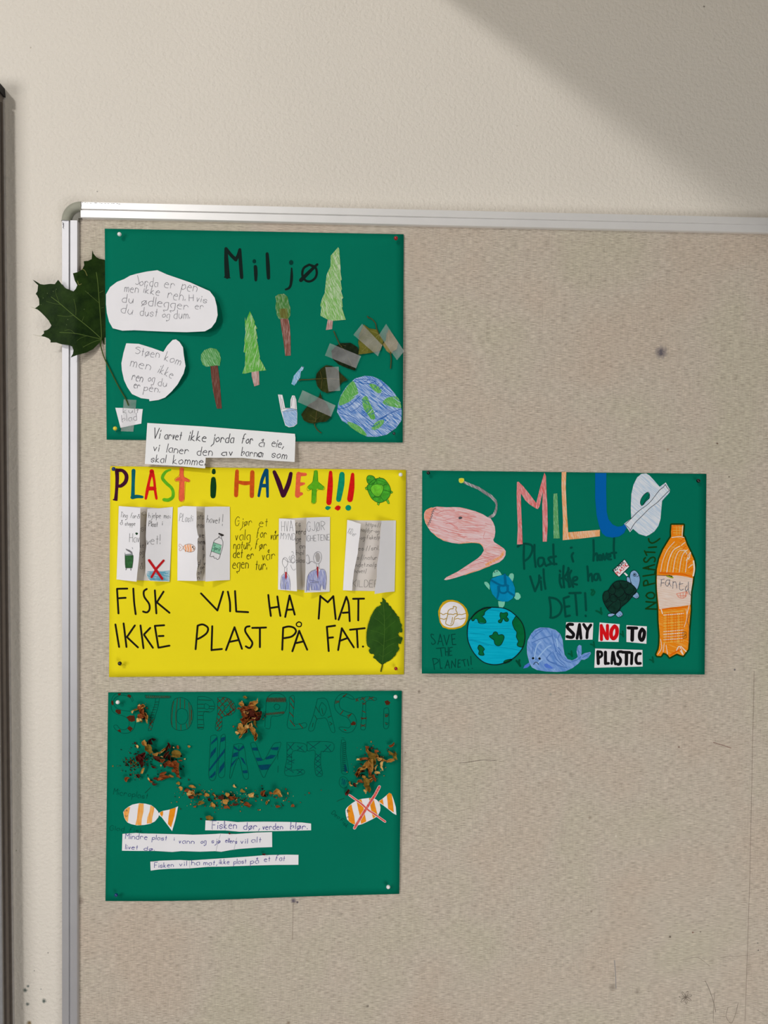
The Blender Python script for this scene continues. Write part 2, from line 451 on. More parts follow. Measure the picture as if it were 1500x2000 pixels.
# ------------------------------------------------------------------ notice board
def fabric_mat():
    m, nt, bs = base_mat('linen_weave')
    v = coords(nt)
    def wave(axis, pitch, dist):
        wv = nt.nodes.new('ShaderNodeTexWave'); wv.wave_type = 'BANDS'; wv.bands_direction = axis; wv.wave_profile = 'SIN'
        wv.inputs['Scale'].default_value = 0.314159 / pitch; wv.inputs['Distortion'].default_value = dist
        wv.inputs['Detail'].default_value = 2; wv.inputs['Detail Scale'].default_value = 0.4
        nt.links.new(v, wv.inputs['Vector']); return wv.outputs['Fac']
    a = wave('X', 0.00217, 0.45); b = wave('Z', 0.00145, 0.6)
    df = nt.nodes.new('ShaderNodeMath'); df.operation = 'SUBTRACT'; nt.links.new(a, df.inputs[0]); nt.links.new(b, df.inputs[1])
    ab = nt.nodes.new('ShaderNodeMath'); ab.operation = 'ABSOLUTE'; nt.links.new(df.outputs[0], ab.inputs[0])
    slub = noise(nt, coords(nt, (110, 110, 1200)), 1.0, 3, .6)       # long horizontal slubs
    slub2 = noise(nt, coords(nt, (500, 500, 60)), 1.0, 2, .6)
    s1 = nt.nodes.new('ShaderNodeMath'); s1.operation = 'MULTIPLY_ADD'; nt.links.new(ab.outputs[0], s1.inputs[0]); s1.inputs[1].default_value = 0.42
    nt.links.new(slub, s1.inputs[2])
    s2 = nt.nodes.new('ShaderNodeMath'); s2.operation = 'MULTIPLY_ADD'; nt.links.new(slub2, s2.inputs[0]); s2.inputs[1].default_value = 0.2
    nt.links.new(s1.outputs[0], s2.inputs[2])
    col = ramp(nt, s2.outputs[0], [(0.40, rgb(120, 108, 95)), (0.66, rgb(169, 157, 142)), (0.94, rgb(216, 205, 190))])
    # faint pinkish and greenish soiling of the cloth
    big = noise(nt, v, 7, 2); mx = nt.nodes.new('ShaderNodeMix'); mx.data_type = 'RGBA'; mx.blend_type = 'MULTIPLY'; mx.inputs['Factor'].default_value = 1
    nt.links.new(col, mx.inputs['A']); nt.links.new(ramp(nt, big, [(0.35, (.97, 1.0, .955, 1)), (0.5, (1, 1, 1, 1)), (0.66, (1.0, .962, .945, 1))]), mx.inputs['B'])
    col = mx.outputs['Result']
    dn = noise(nt, v, 350, 3)
    spots = [(1291, 688, 15, (82, 78, 90), .9), (1401, 866, 2.5, (90, 60, 45), .9), (1304, 878, 3, (140, 100, 70), .7), (1424, 931, 2.5, (90, 75, 60), .9),
             (1435, 1308, 2.5, (70, 70, 80), .9), (818, 1351, 4, (120, 105, 90), .8), (1326, 1459, 3, (100, 62, 50), .9), (718, 1965, 3.5, (105, 95, 85), .8),
             (1309, 1830, 3, (70, 58, 48), .9), (1353, 1821, 2.5, (110, 65, 50), .9), (1368, 1820, 1.8, (90, 80, 70), .9), (1480, 1842, 1.8, (80, 80, 80), .9),
             (1481, 1856, 1.8, (70, 70, 70), .9), (573, 1759, 7, (80, 74, 92), .85), (581, 1762, 3, (60, 55, 75), .9), (157, 1760, 9, (120, 100, 90), .55),
             (1155, 1780, 3, (140, 125, 110), .8), (1290, 1622, 3, (215, 208, 196), .9), (1203, 1633, 3, (215, 208, 196), .9), (1196, 1928, 10, (128, 116, 104), .6),
             (1075, 1356, 4, (125, 130, 120), .6), (1152, 1597, 4, (150, 135, 115), .7), (1245, 1937, 7, (135, 122, 110), .6), (563, 1998, 5, (130, 110, 90), .7)]
    for px, py, r, k, amt in spots:
        col = spot(nt, v, dn, col, P(px, py, FAB) - BO, r * .00072, rgb(*k), .5, amt)
    nt.links.new(col, bs.inputs['Base Color'])
    bump(nt, bs, s2.outputs[0], 0.0008, 0.5)
    bs.inputs['Roughness'].default_value = 0.95; bs.inputs['Specular IOR Level'].default_value = 0.08
    return m

def metal(key, r, g, b, rough=.38, met=.55):
    if key in MATS: return MATS[key]
    m, nt, bs = base_mat(key)
    c = rgb(r, g, b)
    f = noise(nt, coords(nt, (30, 30, 30)), 1.0, 3)
    nt.links.new(ramp(nt, f, [(0.3, tuple(x * .96 for x in c[:3]) + (1,)), (.7, c)]), bs.inputs['Base Color'])
    bs.inputs['Metallic'].default_value = met; bs.inputs['Roughness'].default_value = rough
    MATS[key] = m; return m

OH = 0.018
pl = P(119.5, 1200, OH); BX0 = pl.x
BZ1 = P(800, 407.5, OH).z
BX1, BZ0 = 1.28, BZ1 - 1.25
BO = Vector((BX0 + .9, 0, BZ0))
board = empty('notice_board', BO)
tag(board, 'linen covered pin board in a silver aluminium frame on the cream wall', 'notice board')
W1, W2, R = 0.0106, 0.0212, 0.021
fp = link_mesh('fabric_panel', [(BX0 + W2 - .001, -FAB, BZ0 + W2 - .001), (BX1 - W2 + .001, -FAB, BZ0 + W2 - .001), (BX1 - W2 + .001, -FAB, BZ1 - W2 + .001), (BX0 + W2 - .001, -FAB, BZ1 - W2 + .001),
                                (BX0 + W2 - .001, -.002, BZ0 + W2 - .001), (BX1 - W2 + .001, -.002, BZ0 + W2 - .001), (BX1 - W2 + .001, -.002, BZ1 - W2 + .001), (BX0 + W2 - .001, -.002, BZ1 - W2 + .001)],
               [(0, 1, 2, 3), (4, 0, 3, 7), (1, 5, 6, 2), (3, 2, 6, 7), (4, 5, 1, 0), (5, 4, 7, 6)], [fabric_mat()], None, board)
# profile of a frame rail: (distance in from the outer edge, height off the wall)
PROF = [(0, .0005), (0, .0150), (.0012, OH), (.0100, .0178), (.0106, .0150), (.0112, .0150), (.0113, .0158), (.0206, .0156), (W2, .0148), (W2 + .0006, .0135), (W2 + .0006, .0085)]
alu_v = metal('aluminium_shaded', 192, 191, 194, .52, .6); alu_h = metal('aluminium_lit', 226, 224, 222, .42, .35)  # same aluminium in two tones: fall of light painted into the colour
def rail(name, ax, a0, a1, sgn, edge):
    vs = []; fs = []; mi = []; a0 -= .0012; a1 += .0012
    for t in (a0, a1):
        for d, h in PROF:
            vs.append((t, -h, edge + sgn * d) if ax == 'x' else (edge + sgn * d, -h, t))
    n = len(PROF)
    for i in range(n - 1):
        q = (i, i + 1, n + i + 1, n + i)
        fs.append(q if (ax == 'z') == (sgn > 0) else q[::-1]); mi.append(0)
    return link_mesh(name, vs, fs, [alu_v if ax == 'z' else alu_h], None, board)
CR = .0265
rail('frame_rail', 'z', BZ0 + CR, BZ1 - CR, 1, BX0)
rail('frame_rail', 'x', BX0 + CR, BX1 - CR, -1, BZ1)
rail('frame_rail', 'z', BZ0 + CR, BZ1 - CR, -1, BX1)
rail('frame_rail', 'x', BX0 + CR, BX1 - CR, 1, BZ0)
cpm = flat('corner_plastic', 152, 152, 138, rough=.45); cpd = flat('corner_plastic_inner', 128, 126, 118, rough=.5)
def corner(cx, cz, sx, sz):
    n = 14; vs = []; fs = []; mi = []
    prof = [(CR, .0004), (CR + .0006, .0150), (CR - .001, .0190), (CR - .0055, .0198), (CR - .0095, .0188), (CR - .0112, .0165), (CR - .0118, .0136)]
    for k in range(n + 1):
        a = math.pi / 2 * k / n
        for r, h in prof:
            vs.append((cx + sx * r * math.cos(a), -h, cz + sz * r * math.sin(a)))
    m = len(prof)
    for k in range(n):
        for i in range(m - 1):
            fs.append((k * m + i, k * m + i + 1, (k + 1) * m + i + 1, (k + 1) * m + i)); mi.append(0)
    # inner web down to the cloth corner
    b = len(vs); IC = (cx - sx * -0.0, cz)
    r = CR - .0118
    q = CR - W2 - .0006
    for k in range(n + 1):
        a = math.pi / 2 * k / n; vs.append((cx + sx * r * math.cos(a), -.0136, cz + sz * r * math.sin(a)))
    c0 = len(vs); vs += [(cx + sx * q, -.0146, cz), (cx + sx * q, -.0146, cz + sz * q), (cx, -.0146, cz + sz * q)]
    h = n // 2
    for k in range(n):
        fs.append((b + k, b + k + 1, c0 + 1)); mi.append(1)
    fs.append((c0, b, c0 + 1)); mi.append(1); fs.append((b + n, c0 + 2, c0 + 1)); mi.append(1)
    d0 = len(vs); vs += [(cx + sx * q, -.009, cz), (cx + sx * q, -.009, cz + sz * q), (cx, -.009, cz + sz * q)]
    fs += [(c0, c0 + 1, d0 + 1, d0), (c0 + 1, c0 + 2, d0 + 2, d0 + 1)]; mi += [1, 1]
    o = link_mesh('corner_cap', vs, fs, [cpm, cpd], mi, board, False)
    o['label'] = 'rounded grey green plastic corner piece'
    for i, p in enumerate(o.data.polygons): p.use_smooth = i < n * (m - 1)
corner(BX0 + CR, BZ1 - CR, -1, 1); corner(BX1 - CR, BZ1 - CR, 1, 1)
corner(BX0 + CR, BZ0 + CR, -1, -1); corner(BX1 - CR, BZ0 + CR, 1, -1)
# rivet hole in the top rail and scratches on the frame
g = G(lambda x, y: 0)
g.disc((1111.5, 440), 3, .0154, flat('hole_brown', 150, 138, 112), 12)
g.build('rail_hole', board)
g = G(lambda x, y: 0)
sm = flat('scuff', 120, 118, 122)
for i in range(14):
    x = 160 + i * 5.5 + random.uniform(-2, 2); y = 396.5 + i * .11 + random.uniform(-.6, .6)
    g.stroke([(x, y), (x + random.uniform(1.5, 4), y + random.uniform(-.8, .8))], random.uniform(.5, 1.1), .0181, sm, False)
g.stroke([(122, 434), (125, 437), (122.5, 438), (125, 442), (123, 443), (125, 447)], .8, .0181, sm, False)
g.stroke([(123, 435), (124.5, 440), (123, 445)], 1.2, .0181, sm, False)
g.stroke([(146.5, 1762), (147.5, 1770), (146, 1778), (147.5, 1784)], 2.2, .0153, flat('scuff_dark', 70, 74, 70), True)
g.build('scratches', board, None, 'stuff')
# pencil lines and doodles on the cloth, and the two thin seams
g = G(lambda x, y: FAB)
pm = flat('board_pencil', 112, 102, 92); pf = flat('board_pencil_faint', 140, 129, 115); sea = flat('seam_line', 128, 115, 100)
g.stroke([(897, 1490), (912, 1489), (930, 1486), (950, 1484.5), (970, 1486)], .9, PLAY, pm)
g.stroke([(1393, 1450), (1410, 1455), (1428, 1461)], 1.1, PLAY, flat('board_red_mark', 125, 92, 80))
g.stroke([(1377, 1915), (1385, 1932), (1393, 1955), (1398, 1977)], .9, PLAY, pm)
g.stroke([(1396, 1938), (1393.5, 1970), (1393, 1998)], .8, PLAY, pf)
g.stroke([(1422, 1967), (1418, 1985), (1428, 1998), (1436, 1982), (1442, 1958)], 1.0, PLAY, pf)
g.stroke([(1478, 1972), (1497, 1985)], .8, PLAY, pf)
g.stroke([(1402, 1872), (1420, 1868), (1450, 1867), (1475, 1863)], .7, PLAY, pf)
g.stroke([(1330, 1875), (1345, 1872), (1362, 1870), (1375, 1878), (1386, 1887)], .7, PLAY, pf)
g.stroke([(1200, 1876), (1202, 1900), (1203, 1930)], 1.4, PLAY, flat('board_blue_mark', 140, 138, 138))
c = (1339, 1948)
for k in range(7):
    a = k * 2 * math.pi / 7 + .3; b = a + .5
    g.stroke([c, (c[0] + 8 * math.cos(a), c[1] + 8 * math.sin(a)), (c[0] + 13 * math.cos(a + .25), c[1] + 13 * math.sin(a + .25)), (c[0] + 8 * math.cos(b), c[1] + 8 * math.sin(b)), c], .8, PLAY, pm)
g.build_split('pencil_mark', board, 'grey pencil mark on the cloth')
g = G(lambda x, y: FAB)
g.stroke([(1473, 1310), (1470, 1450), (1466, 1640), (1463, 1760), (1455, 1995)], .7, PLAY, sea)
g.stroke([(572.8, 1762), (572, 1800), (571.5, 1836)], .7, PLAY, sea)
g.build_split('cloth_seam', board)

# ------------------------------------------------------------------ posters
def make_card(name, parent, quad, H, mat, nx=34, ny=26, thick=.00035, bow=None):
    TL, TR, BR, BL = quad
    vs = []; fs = []
    for j in range(ny + 1):
        for i in range(nx + 1):
            u, v = i / nx, j / ny
            x = (TL[0] * (1 - u) + TR[0] * u) * (1 - v) + (BL[0] * (1 - u) + BR[0] * u) * v
            y = (TL[1] * (1 - u) + TR[1] * u) * (1 - v) + (BL[1] * (1 - u) + BR[1] * u) * v
            if bow: dx, dy = bow(u, v); x += dx; y += dy
            vs.append((x, y))
    w_ = [P(x, y, H(x, y)) for x, y in vs]
    n = len(w_)
    w_ += [Vector((p.x, p.y + thick, p.z)) for p in w_]
    k = nx + 1
    for j in range(ny):
        for i in range(nx):
            a = j * k + i; q = (a, a + k, a + k + 1, a + 1); fs.append(q); fs.append(tuple(n + t for t in q[::-1]))
    for i in range(nx):
        a = i; fs.append((a, a + 1, n + a + 1, n + a)); a = ny * k + i; fs.append((a + 1, a, n + a, n + a + 1))
    for j in range(ny):
        a = j * k; fs.append((a + k, a, n + a, n + a + k)); a = j * k + nx; fs.append((a, a + k, n + a + k, n + a))
    o = link_mesh(name, w_, fs, [mat], None, parent)
    for p in o.data.polygons[:2 * nx * ny]: p.use_smooth = True
    return o
def uv(quad):
    TL, TR, BR, BL = quad
    x0, x1, y0, y1 = (TL[0] + BL[0]) / 2, (TR[0] + BR[0]) / 2, (TL[1] + TR[1]) / 2, (BL[1] + BR[1]) / 2
    return lambda x, y: ((x - x0) / (x1 - x0), (y - y0) / (y1 - y0))
QA = [(204.5, 446.5), (788.6, 457.5), (786.6, 864.3), (208.3, 858.6)]
QB = [(215.4, 910.5), (793, 918), (789, 1317.2), (213, 1322.4)]
QC = [(824.7, 919), (1379.6, 925.5), (1376.3, 1317.3), (823.8, 1315.6)]
QD = [(211.3, 1352.4), (785, 1349.2), (779.8, 1745), (205.9, 1759.7)]
uA, uB, uC, uD = uv(QA), uv(QB), uv(QC), uv(QD)
def HA(x, y):
    u, v = uA(x, y)
    return FAB + .0012 + .0042 * clampf(u) ** 2 * bumpf(v, .62, .3) + .003 * bumpf(u, .6, .28) * clampf(v) ** 3 + .0018 * bumpf(u, .1, .12) * bumpf(v, .35, .3) + .0008 * math.sin(u * 5)**2
def HB(x, y):
    u, v = uB(x, y)
    return FAB + .0012 + .0030 * clampf(u) ** 2 * bumpf(v, .45, .35) + .0012 * bumpf(u, .5, .25) * (v - .2) ** 2 + .0005 * math.sin(u * 6 + 1) ** 2
def HC(x, y):
    u, v = uC(x, y)
    return FAB + .0012 + .0115 * clampf(v) ** 2.2 * (0.55 + .45 * math.cos((u - .42) * 2.6)) + .0006 * math.sin(v * 4) ** 2
def HD(x, y):
    u, v = uD(x, y)
    return FAB + .0014 + .0035 * clampf(u) ** 2 * bumpf(v, .5, .35) + .003 * bumpf(u, .45, .28) * clampf(v) ** 3 + .0006 * math.sin(u * 9 + v * 5) ** 2 + .0006 * math.sin(v * 10 + u * 2) ** 2
green = card_mat('green_card', 0, 109, 86); yellow = card_mat('yellow_card', 232, 212, 30)
def poster(quad, H, mat, label, bow=None):
    b = P((quad[2][0] + quad[3][0]) / 2, (quad[2][1] + quad[3][1]) / 2, FAB)
    e = empty('poster', b); tag(e, label, 'poster', 'environment posters on the pin board')
    make_card('card_sheet', e, quad, H, mat, bow=bow)
    return e
WP = paper()
PA = poster(QA, HA, green, 'green poster titled Miljø with paper trees, a globe and taped leaves')
PB = poster(QB, HB, yellow, 'yellow poster with four white fold out flyers and black capitals')
PC = poster(QC, HC, green, 'green poster with paper whale, pink anglerfish and orange bottle')
PD = poster(QD, HD, green, 'lowest green poster with two striped paper fish and crushed brown leaves',
            bow=lambda u, v: (0, 1.2 * math.sin(u * 7) * v + (3.0 * math.sin(math.pi * u) * v if v > .5 else 0)))
V1 = V(190, 430, 4.6875); V2 = V(480, 430, 4.6875); V3 = V(190, 640, 4.6875); V4 = V(480, 640, 4.6875); V5 = V(50, 480, 5)
Y1 = V(205, 900, 5.769); Y2 = V(445, 900, 4.2254); Y3 = V(220, 980, 6.25); Y4 = V(440, 995, 6.818); Y5 = V(620, 995, 8.333)
Y6 = V(205, 1140, 5); Y7 = V(500, 1140, 5); Y8 = V(700, 1150, 11.11)
K1 = V(810, 900, 7.143); K2 = V(990, 910, 7.5); K3 = V(1150, 910, 6.25); K4 = V(1000, 1040, 5.357); K5 = V(1150, 1060, 10)
K6 = V(1240, 1010, 6.897); K7 = V(815, 1100, 6.818); K8 = V(1010, 1180, 5.172)
D1 = V(200, 1340, 7.5); D2 = V(370, 1340, 7.5); D3 = V(540, 1340, 6); D4 = V(210, 1430, 6.818); D5 = V(390, 1420, 5.172)
D6 = V(630, 1430, 9.375); D7 = V(200, 1520, 6.818); D8 = V(340, 1520, 5)
def wd(g, v, txt, x0, y0, x1, y1, xh, w_, m, h, slant=.06, jit=.25):
    word(g, txt, v(x0, y0), v(x1, y1), xh / v.s, w_ / v.s, h, m, slant, jit)
LY = 0.0006                    # face of a glued paper above the card
gray_p = flat('graphite', 112, 110, 116); gray_d = flat('graphite_dark', 78, 76, 82)
# ------------------------------------------------------------------ poster one: Miljø
def cutout(H, parent, name, pts, mat, label=None, lift=None, grid=14, h=LY, edge=None, thick=.00022):
    Hh = (lambda x, y: H(x, y) + lift(x, y)) if lift else H
    g = G(Hh); g.poly(pts, h, mat, thick, grid, edge=edge or WP)
    return g.build(name, parent, label), Hh
ink = flat('black_paint', 12, 30, 26, rough=.5)
g = G(HA)
L = LY * .25
# M i l j ø in black paint
for pts, w_ in (("1178,262 1182,380 1190,515", (24, 34, 40)), ("1178,262 1225,320 1268,362", (26, 26, 28)), ("1268,362 1290,320 1305,270", (24, 24, 24)), ("1305,275 1312,400 1322,525", (24, 28, 26)), ("1165,522 1215,528", (10, 8)),
                ("1447,425 1450,480 1450,545", (26, 26, 20))):
    g.stroke(V1(pts), [k * 1.2 / 4.69 for k in w_], PLAY, ink)
fa = flat('black_paint_thin', 4, 58, 50)
g.disc(V1(1438, 377), 3.6, PLAY, fa, 14, 4.2)
for pts, w_ in (("90,430 92,490 92,550", (26, 28, 20)), ("196,308 203,420 208,530", (24, 30, 26)), ("420,440 420,520 412,590 395,622 365,635", (12, 22, 20, 18, 14)),
                ("580,408 530,440 518,500 545,550 590,560 635,530 650,480 635,430 580,408", (18,) * 9), ("505,550 580,475 655,405", (30, 26, 18)), ("600,420 650,450", (12, 10))):
    g.stroke(V2(pts), [k * 1.2 / 4.69 for k in w_], PLAY, ink)
g.disc(V2(78, 377), 3.6, PLAY, fa, 14, 4.2); g.disc(V2(416, 388), 4.4, PLAY, fa, 14, 5)
g.build_split('painted_letter', PA, 'black painted letter of the title Miljø')

# speech bubble one
bub = V1("80,680 118,612 180,565 245,540 300,508 362,490 455,470 550,458 640,498 850,570 1030,650 1075,710 1095,790 1102,870 1085,930 1045,985 985,1018 820,1026 600,1020 340,1008 230,1012 142,990 108,930 88,850 80,770")
x1 = V1(1102, 0)[0]
lf = lambda x, y: .010 * clampf((x - 290) / 135) ** 2 + .003 * clampf((y - 600) / 50) ** 2
b1, Hb = cutout(HA, PA, 'speech_bubble', bub, WP, 'large rounded white paper bubble with pencil writing', lf)
g = G(Hb); h = LY + PLAY
for a in (("J", 352, 590, 385, 580, 38, 4), ("orda", 388, 598, 552, 608, 40, 4), ("er", 612, 618, 705, 628, 48, 4), ("pen", 768, 632, 905, 660, 50, 4),
          ("men", 248, 655, 372, 665, 42, 4), ("ikke", 422, 665, 565, 690, 40, 4), ("ren.", 642, 715, 800, 740, 50, 4), ("H", 840, 742, 880, 740, 28, 4), ("vis", 905, 742, 1000, 758, 34, 4),
          ("du", 225, 752, 325, 760, 38, 4), ("ødlegger", 405, 775, 830, 820, 42, 4), ("er", 895, 812, 970, 815, 34, 4),
          ("du", 215, 845, 318, 862, 40, 4), ("dust", 390, 870, 545, 885, 40, 4), ("og", 595, 890, 660, 895, 34, 4), ("dum.", 700, 900, 845, 902, 42, 4)):
    wd(g, V1, a[0], *a[1:5], a[5], a[6], gray_p, h)
g.build('handwriting', b1)
# heart shaped note
hp = V3("265,143 380,148 500,185 605,222 640,165 690,112 720,107 752,130 785,180 792,250 808,350 790,420 735,520 680,585 620,640 560,662 478,673 475,655 400,645 318,608 275,545 245,480 225,390 221,325 240,230")
lf2 = lambda x, y: .007 * clampf((x - 285) / 75) ** 2
b2, Hb = cutout(HA, PA, 'heart_note', hp, WP, 'heart shaped white note with pencil writing', lf2)
g = G(Hb)
for a in (("S", 348, 240, 392, 240, 32, 4), ("tøen", 400, 255, 565, 275, 44, 4), ("kom", 612, 300, 755, 345, 42, 4), ("men", 300, 352, 480, 392, 50, 4), ("ikke", 555, 410, 680, 465, 42, 4),
          ("ren", 315, 475, 410, 498, 46, 5), ("og", 465, 490, 520, 498, 38, 4), ("du", 555, 530, 632, 538, 34, 4), ("er", 332, 550, 385, 560, 34, 5), ("pen.", 425, 575, 570, 595, 38, 4)):
    wd(g, V3, a[0], *a[1:5], a[5], a[6], gray_p, h)
g.build('handwriting', b2)
# small 'kult blad' note
kn = V3("165,733 235,735 330,742 417,745 410,800 403,878 310,896 213,918 190,830")
b3, Hb = cutout(HA, PA, 'small_note', kn, WP, 'small slanted white note under the leaf stalk')
g = G(Hb)
for a in (("kult", 235, 782, 380, 780, 26, 4), ("blad", 228, 865, 362, 845, 32, 4)):
    wd(g, V3, a[0], *a[1:5], a[5], a[6], gray_p, h)
g.build('handwriting', b3)
# wide note hanging over the lower edge
wn = V3("458,872 980,905 1500,947") + V4("450,972 455,1010 447,1230") + V3("1500,1210 1330,1192 992,1190 988,1288 720,1265 435,1248 446,1060")
lf3 = lambda x, y: .001 + .0065 * clampf((y - 835) / 75) ** 2
b4, Hb = cutout(lambda x, y: HA(x, min(y, 862)), PA, 'long_note', wn, paper('white_paper_bright', 236, 235, 240), 'long white note overhanging the lower edge of the card', lf3)
g = G(Hb)
gk = flat('dark_pencil', 72, 70, 74)
for a in (("Vi", 508, 1010, 568, 1015, 46, 7), ("arvet", 615, 1018, 765, 1028, 40, 7), ("ikke", 838, 1032, 990, 1045, 46, 7), ("jorda", 1048, 1045, 1245, 1055, 42, 7), ("for", 1325, 1060, 1420, 1062, 44, 7),
          ("vi", 510, 1128, 560, 1132, 34, 6), ("laner", 635, 1140, 830, 1155, 38, 6), ("den", 912, 1165, 1050, 1172, 40, 6), ("av", 1138, 1172, 1235, 1168, 32, 7), ("barna", 1318, 1172, 1500, 1180, 38, 6),
          ("skal", 490, 1230, 622, 1235, 36, 6), ("komme.", 690, 1248, 985, 1258, 40, 6)):
    wd(g, V3, a[0], *a[1:5], a[5], a[6], gk, h, .12)
for a in (("å", 120, 1085, 165, 1088, 36, 6), ("eie,", 235, 1085, 345, 1100, 38, 6), ("a", 105, 1180, 150, 1186, 34, 6), ("som", 235, 1188, 372, 1200, 40, 6)):
    wd(g, V4, a[0], *a[1:5], a[5], a[6], gk, h, .12)
g.build('handwriting', b4)

# paper trees
gl = pencil('pencil_light_green', (112, 170, 80), (200, 210, 188), .35, .58, 1300, 110)
gm = pencil('pencil_fir_green', (88, 166, 58), (190, 206, 176), -.25, .68, 1100, 90)
gd = pencil('pencil_mid_green', (70, 140, 66), (160, 196, 158), .5, .64, 1200, 100)
gb = pencil('pencil_bush_green', (62, 118, 50), (150, 170, 140), .1, .66, 1200, 200)
br = pencil('pencil_brown', (118, 72, 60), (190, 165, 158), .05, .72, 1800, 90)
brl = pencil('pencil_brown_light', (160, 112, 105), (205, 190, 186), .0, .58, 1800, 90)
def tree(name, crown, trunk, cm, tm, label, extra=None):
    t, _ = cutout(HA, PA, name, crown, cm, label)
    g = G(HA); g.poly(trunk, LY * .98, tm, .0002, edge=WP); g.build('trunk', t)
    if extra: g = G(HA); extra(g); g.build('pencil_strokes', t)
def fir_lines(pairs, m, v, w_=2.5):
    def f(g):
        for a in pairs: g.stroke(v(a), w_ / v.s, LY + PLAY, m)
    return f
dgl = flat('pencil_line_green', 120, 172, 88)
tree('paper_fir', V2("845,248 855,262 860,330 867,430 868,480 878,542 868,560 880,632 872,650 892,710 880,725 888,795 880,800 915,912 800,922 745,908 683,875 692,800 682,780 700,715 722,670 735,545 742,495 775,425 778,325"),
     V2("752,905 798,918 790,998 733,1006"), gl, brl, 'tall pale green paper fir at the top of the card',
     fir_lines(["848,270 800,330", "850,300 795,370 850,470", "845,340 790,410 865,540", "855,400 770,470 870,620", "860,460 765,520 875,700", "830,520 750,600 885,790", "860,600 745,640 890,880",
                "745,660 900,905", "740,720 860,900", "738,760 820,900", "745,800 800,905", "740,700 690,790", "760,640 700,740", "765,570 730,650"], dgl, V2))
tree('paper_fir', V3("1425,-170 1460,-120") if False else V2("38,833 85,935 78,942 105,990 92,1000 108,1080 100,1090") + V4("115,170 118,200 130,270 125,280 150,320 187,390 60,405 -3,420") + V3("1328,420 1352,345 1355,230 1340,225 1350,130 1345,120 1358,50 1352,-20 1352,-100") + V2("0,925"),
     V4("52,402 120,398 125,522 78,538 55,450"), gm, brl, 'small bright green paper fir left of the thin tree',
     fir_lines(["1390,-60 1375,100 1365,220", "1400,-30 1395,150", "1410,0 1440,150", "1400,60 1450,220", "1380,150 1370,330", "1400,140 1420,330", "1430,180 1480,330", "1370,360 1500,370", "1360,390 1490,380"], flat('pencil_line_green2', 92, 170, 62), V3))
tree('paper_tree', V2("268,700 300,678 350,674 382,700 395,760 408,800 408,870 388,905 340,900 305,905 285,870 272,800 278,740"),
     V2("312,885 385,885 402,960 410,1070") + V4("412,255 362,258 345,120 325,0"), gb, br, 'brown trunked paper tree with squarish green crown',
     lambda g: g.poly(V2("305,812 378,808 388,880 382,905 315,890"), LY + PLAY, pencil('pencil_olive', (98, 92, 44), (110, 130, 70), .1, .65)))
tree('paper_tree', V3("1035,185 1090,195 1120,230 1132,290 1120,350 1090,345 1040,352 1000,358 965,340 948,290 950,245 980,205"),
     V3("1035,350 1103,348 1120,480 1140,740 1095,742 1060,580 1045,460"), gd, pencil('pencil_dark_brown', (98, 58, 48), (150, 120, 110), .0, .8, 1800, 90), 'paper tree with round green crown over dark trunk')

# small bottle, carrier bag and globe
o, _ = cutout(HA, PA, 'paper_bottle', V4("512,353 533,360 522,390 505,400 498,455 445,530 418,515 440,440 478,395 500,372"), pencil('pencil_sky', (110, 170, 205), (200, 215, 228), .5, .6), 'tiny blue paper bottle')
g = G(HA); g.stroke(V4("512,357 528,362"), .9, LY + PLAY, gray_d, False)
for p in ("500,378 520,385", "478,400 500,405", "440,450 430,510", "478,400 445,520", "498,420 460,520"): g.stroke(V4(p), .5, LY + PLAY, flat('pencil_line_blue', 90, 140, 185), False)
g.build('pencil_strokes', o)
bagp = V4("295,612 335,615 345,660 360,735 408,735 410,660 425,620 448,622 462,660 468,745 472,790 470,880 440,905 395,912 362,895 330,790 322,760")
o, _ = cutout(HA, PA, 'paper_bag', bagp, WP, 'pale blue paper carrier bag')
g = G(HA); g.poly(V4("335,770 400,735 468,748 470,800 468,878 440,900 395,908 365,890 345,830"), LY + PLAY, pencil('pencil_bag_blue', (130, 165, 205), (195, 210, 228), .8, .6, 1400, 120))
for p in ("312,618 330,755", "330,650 345,745", "345,740 410,738 465,750", "418,720 425,650 440,630 452,660 455,745", "330,770 468,752"): g.stroke(V4(p), .6, LY + PLAY * 2, gray_p)
g.build('pencil_strokes', o)
gp = V4("1090,440 1160,445 1240,480 1310,540 1370,610 1412,690 1428,760 1425,850 1375,920 1290,980 1200,1000 1110,998 1040,960 960,900 880,850 835,770 845,700 870,620 920,540 1000,465")
ob = pencil('pencil_ocean', (52, 112, 186), (190, 206, 228), .9, .56, 900, 70)
o, _ = cutout(HA, PA, 'paper_globe', gp, ob, 'blue and green pencil globe in the lower right corner')
g = G(HA); gg = pencil('pencil_land', (84, 160, 74), (170, 205, 160), .5, .72, 1200, 110)
for p in ("975,490 1000,510 1030,590 1010,620 960,670 900,700 855,710 865,640 920,550", "1130,520 1165,515 1215,540 1245,585 1215,600 1175,575 1150,550",
          "1110,630 1130,680 1165,750 1185,830 1150,838 1120,800 1080,740 1065,670 1075,635", "1255,680 1300,640 1380,630 1412,680 1420,735 1350,725 1280,705",
          "930,862 1000,880 1060,920 1110,985 1060,975 960,910", "1150,920 1200,860 1265,845 1250,890 1190,935"):
    g.poly(V4(p), LY + PLAY, gg, closed_smooth=3)
bl = flat('pencil_line_ocean', 30, 92, 170); lt = flat('pencil_line_pale', 190, 208, 228)
rr = random.Random(3)
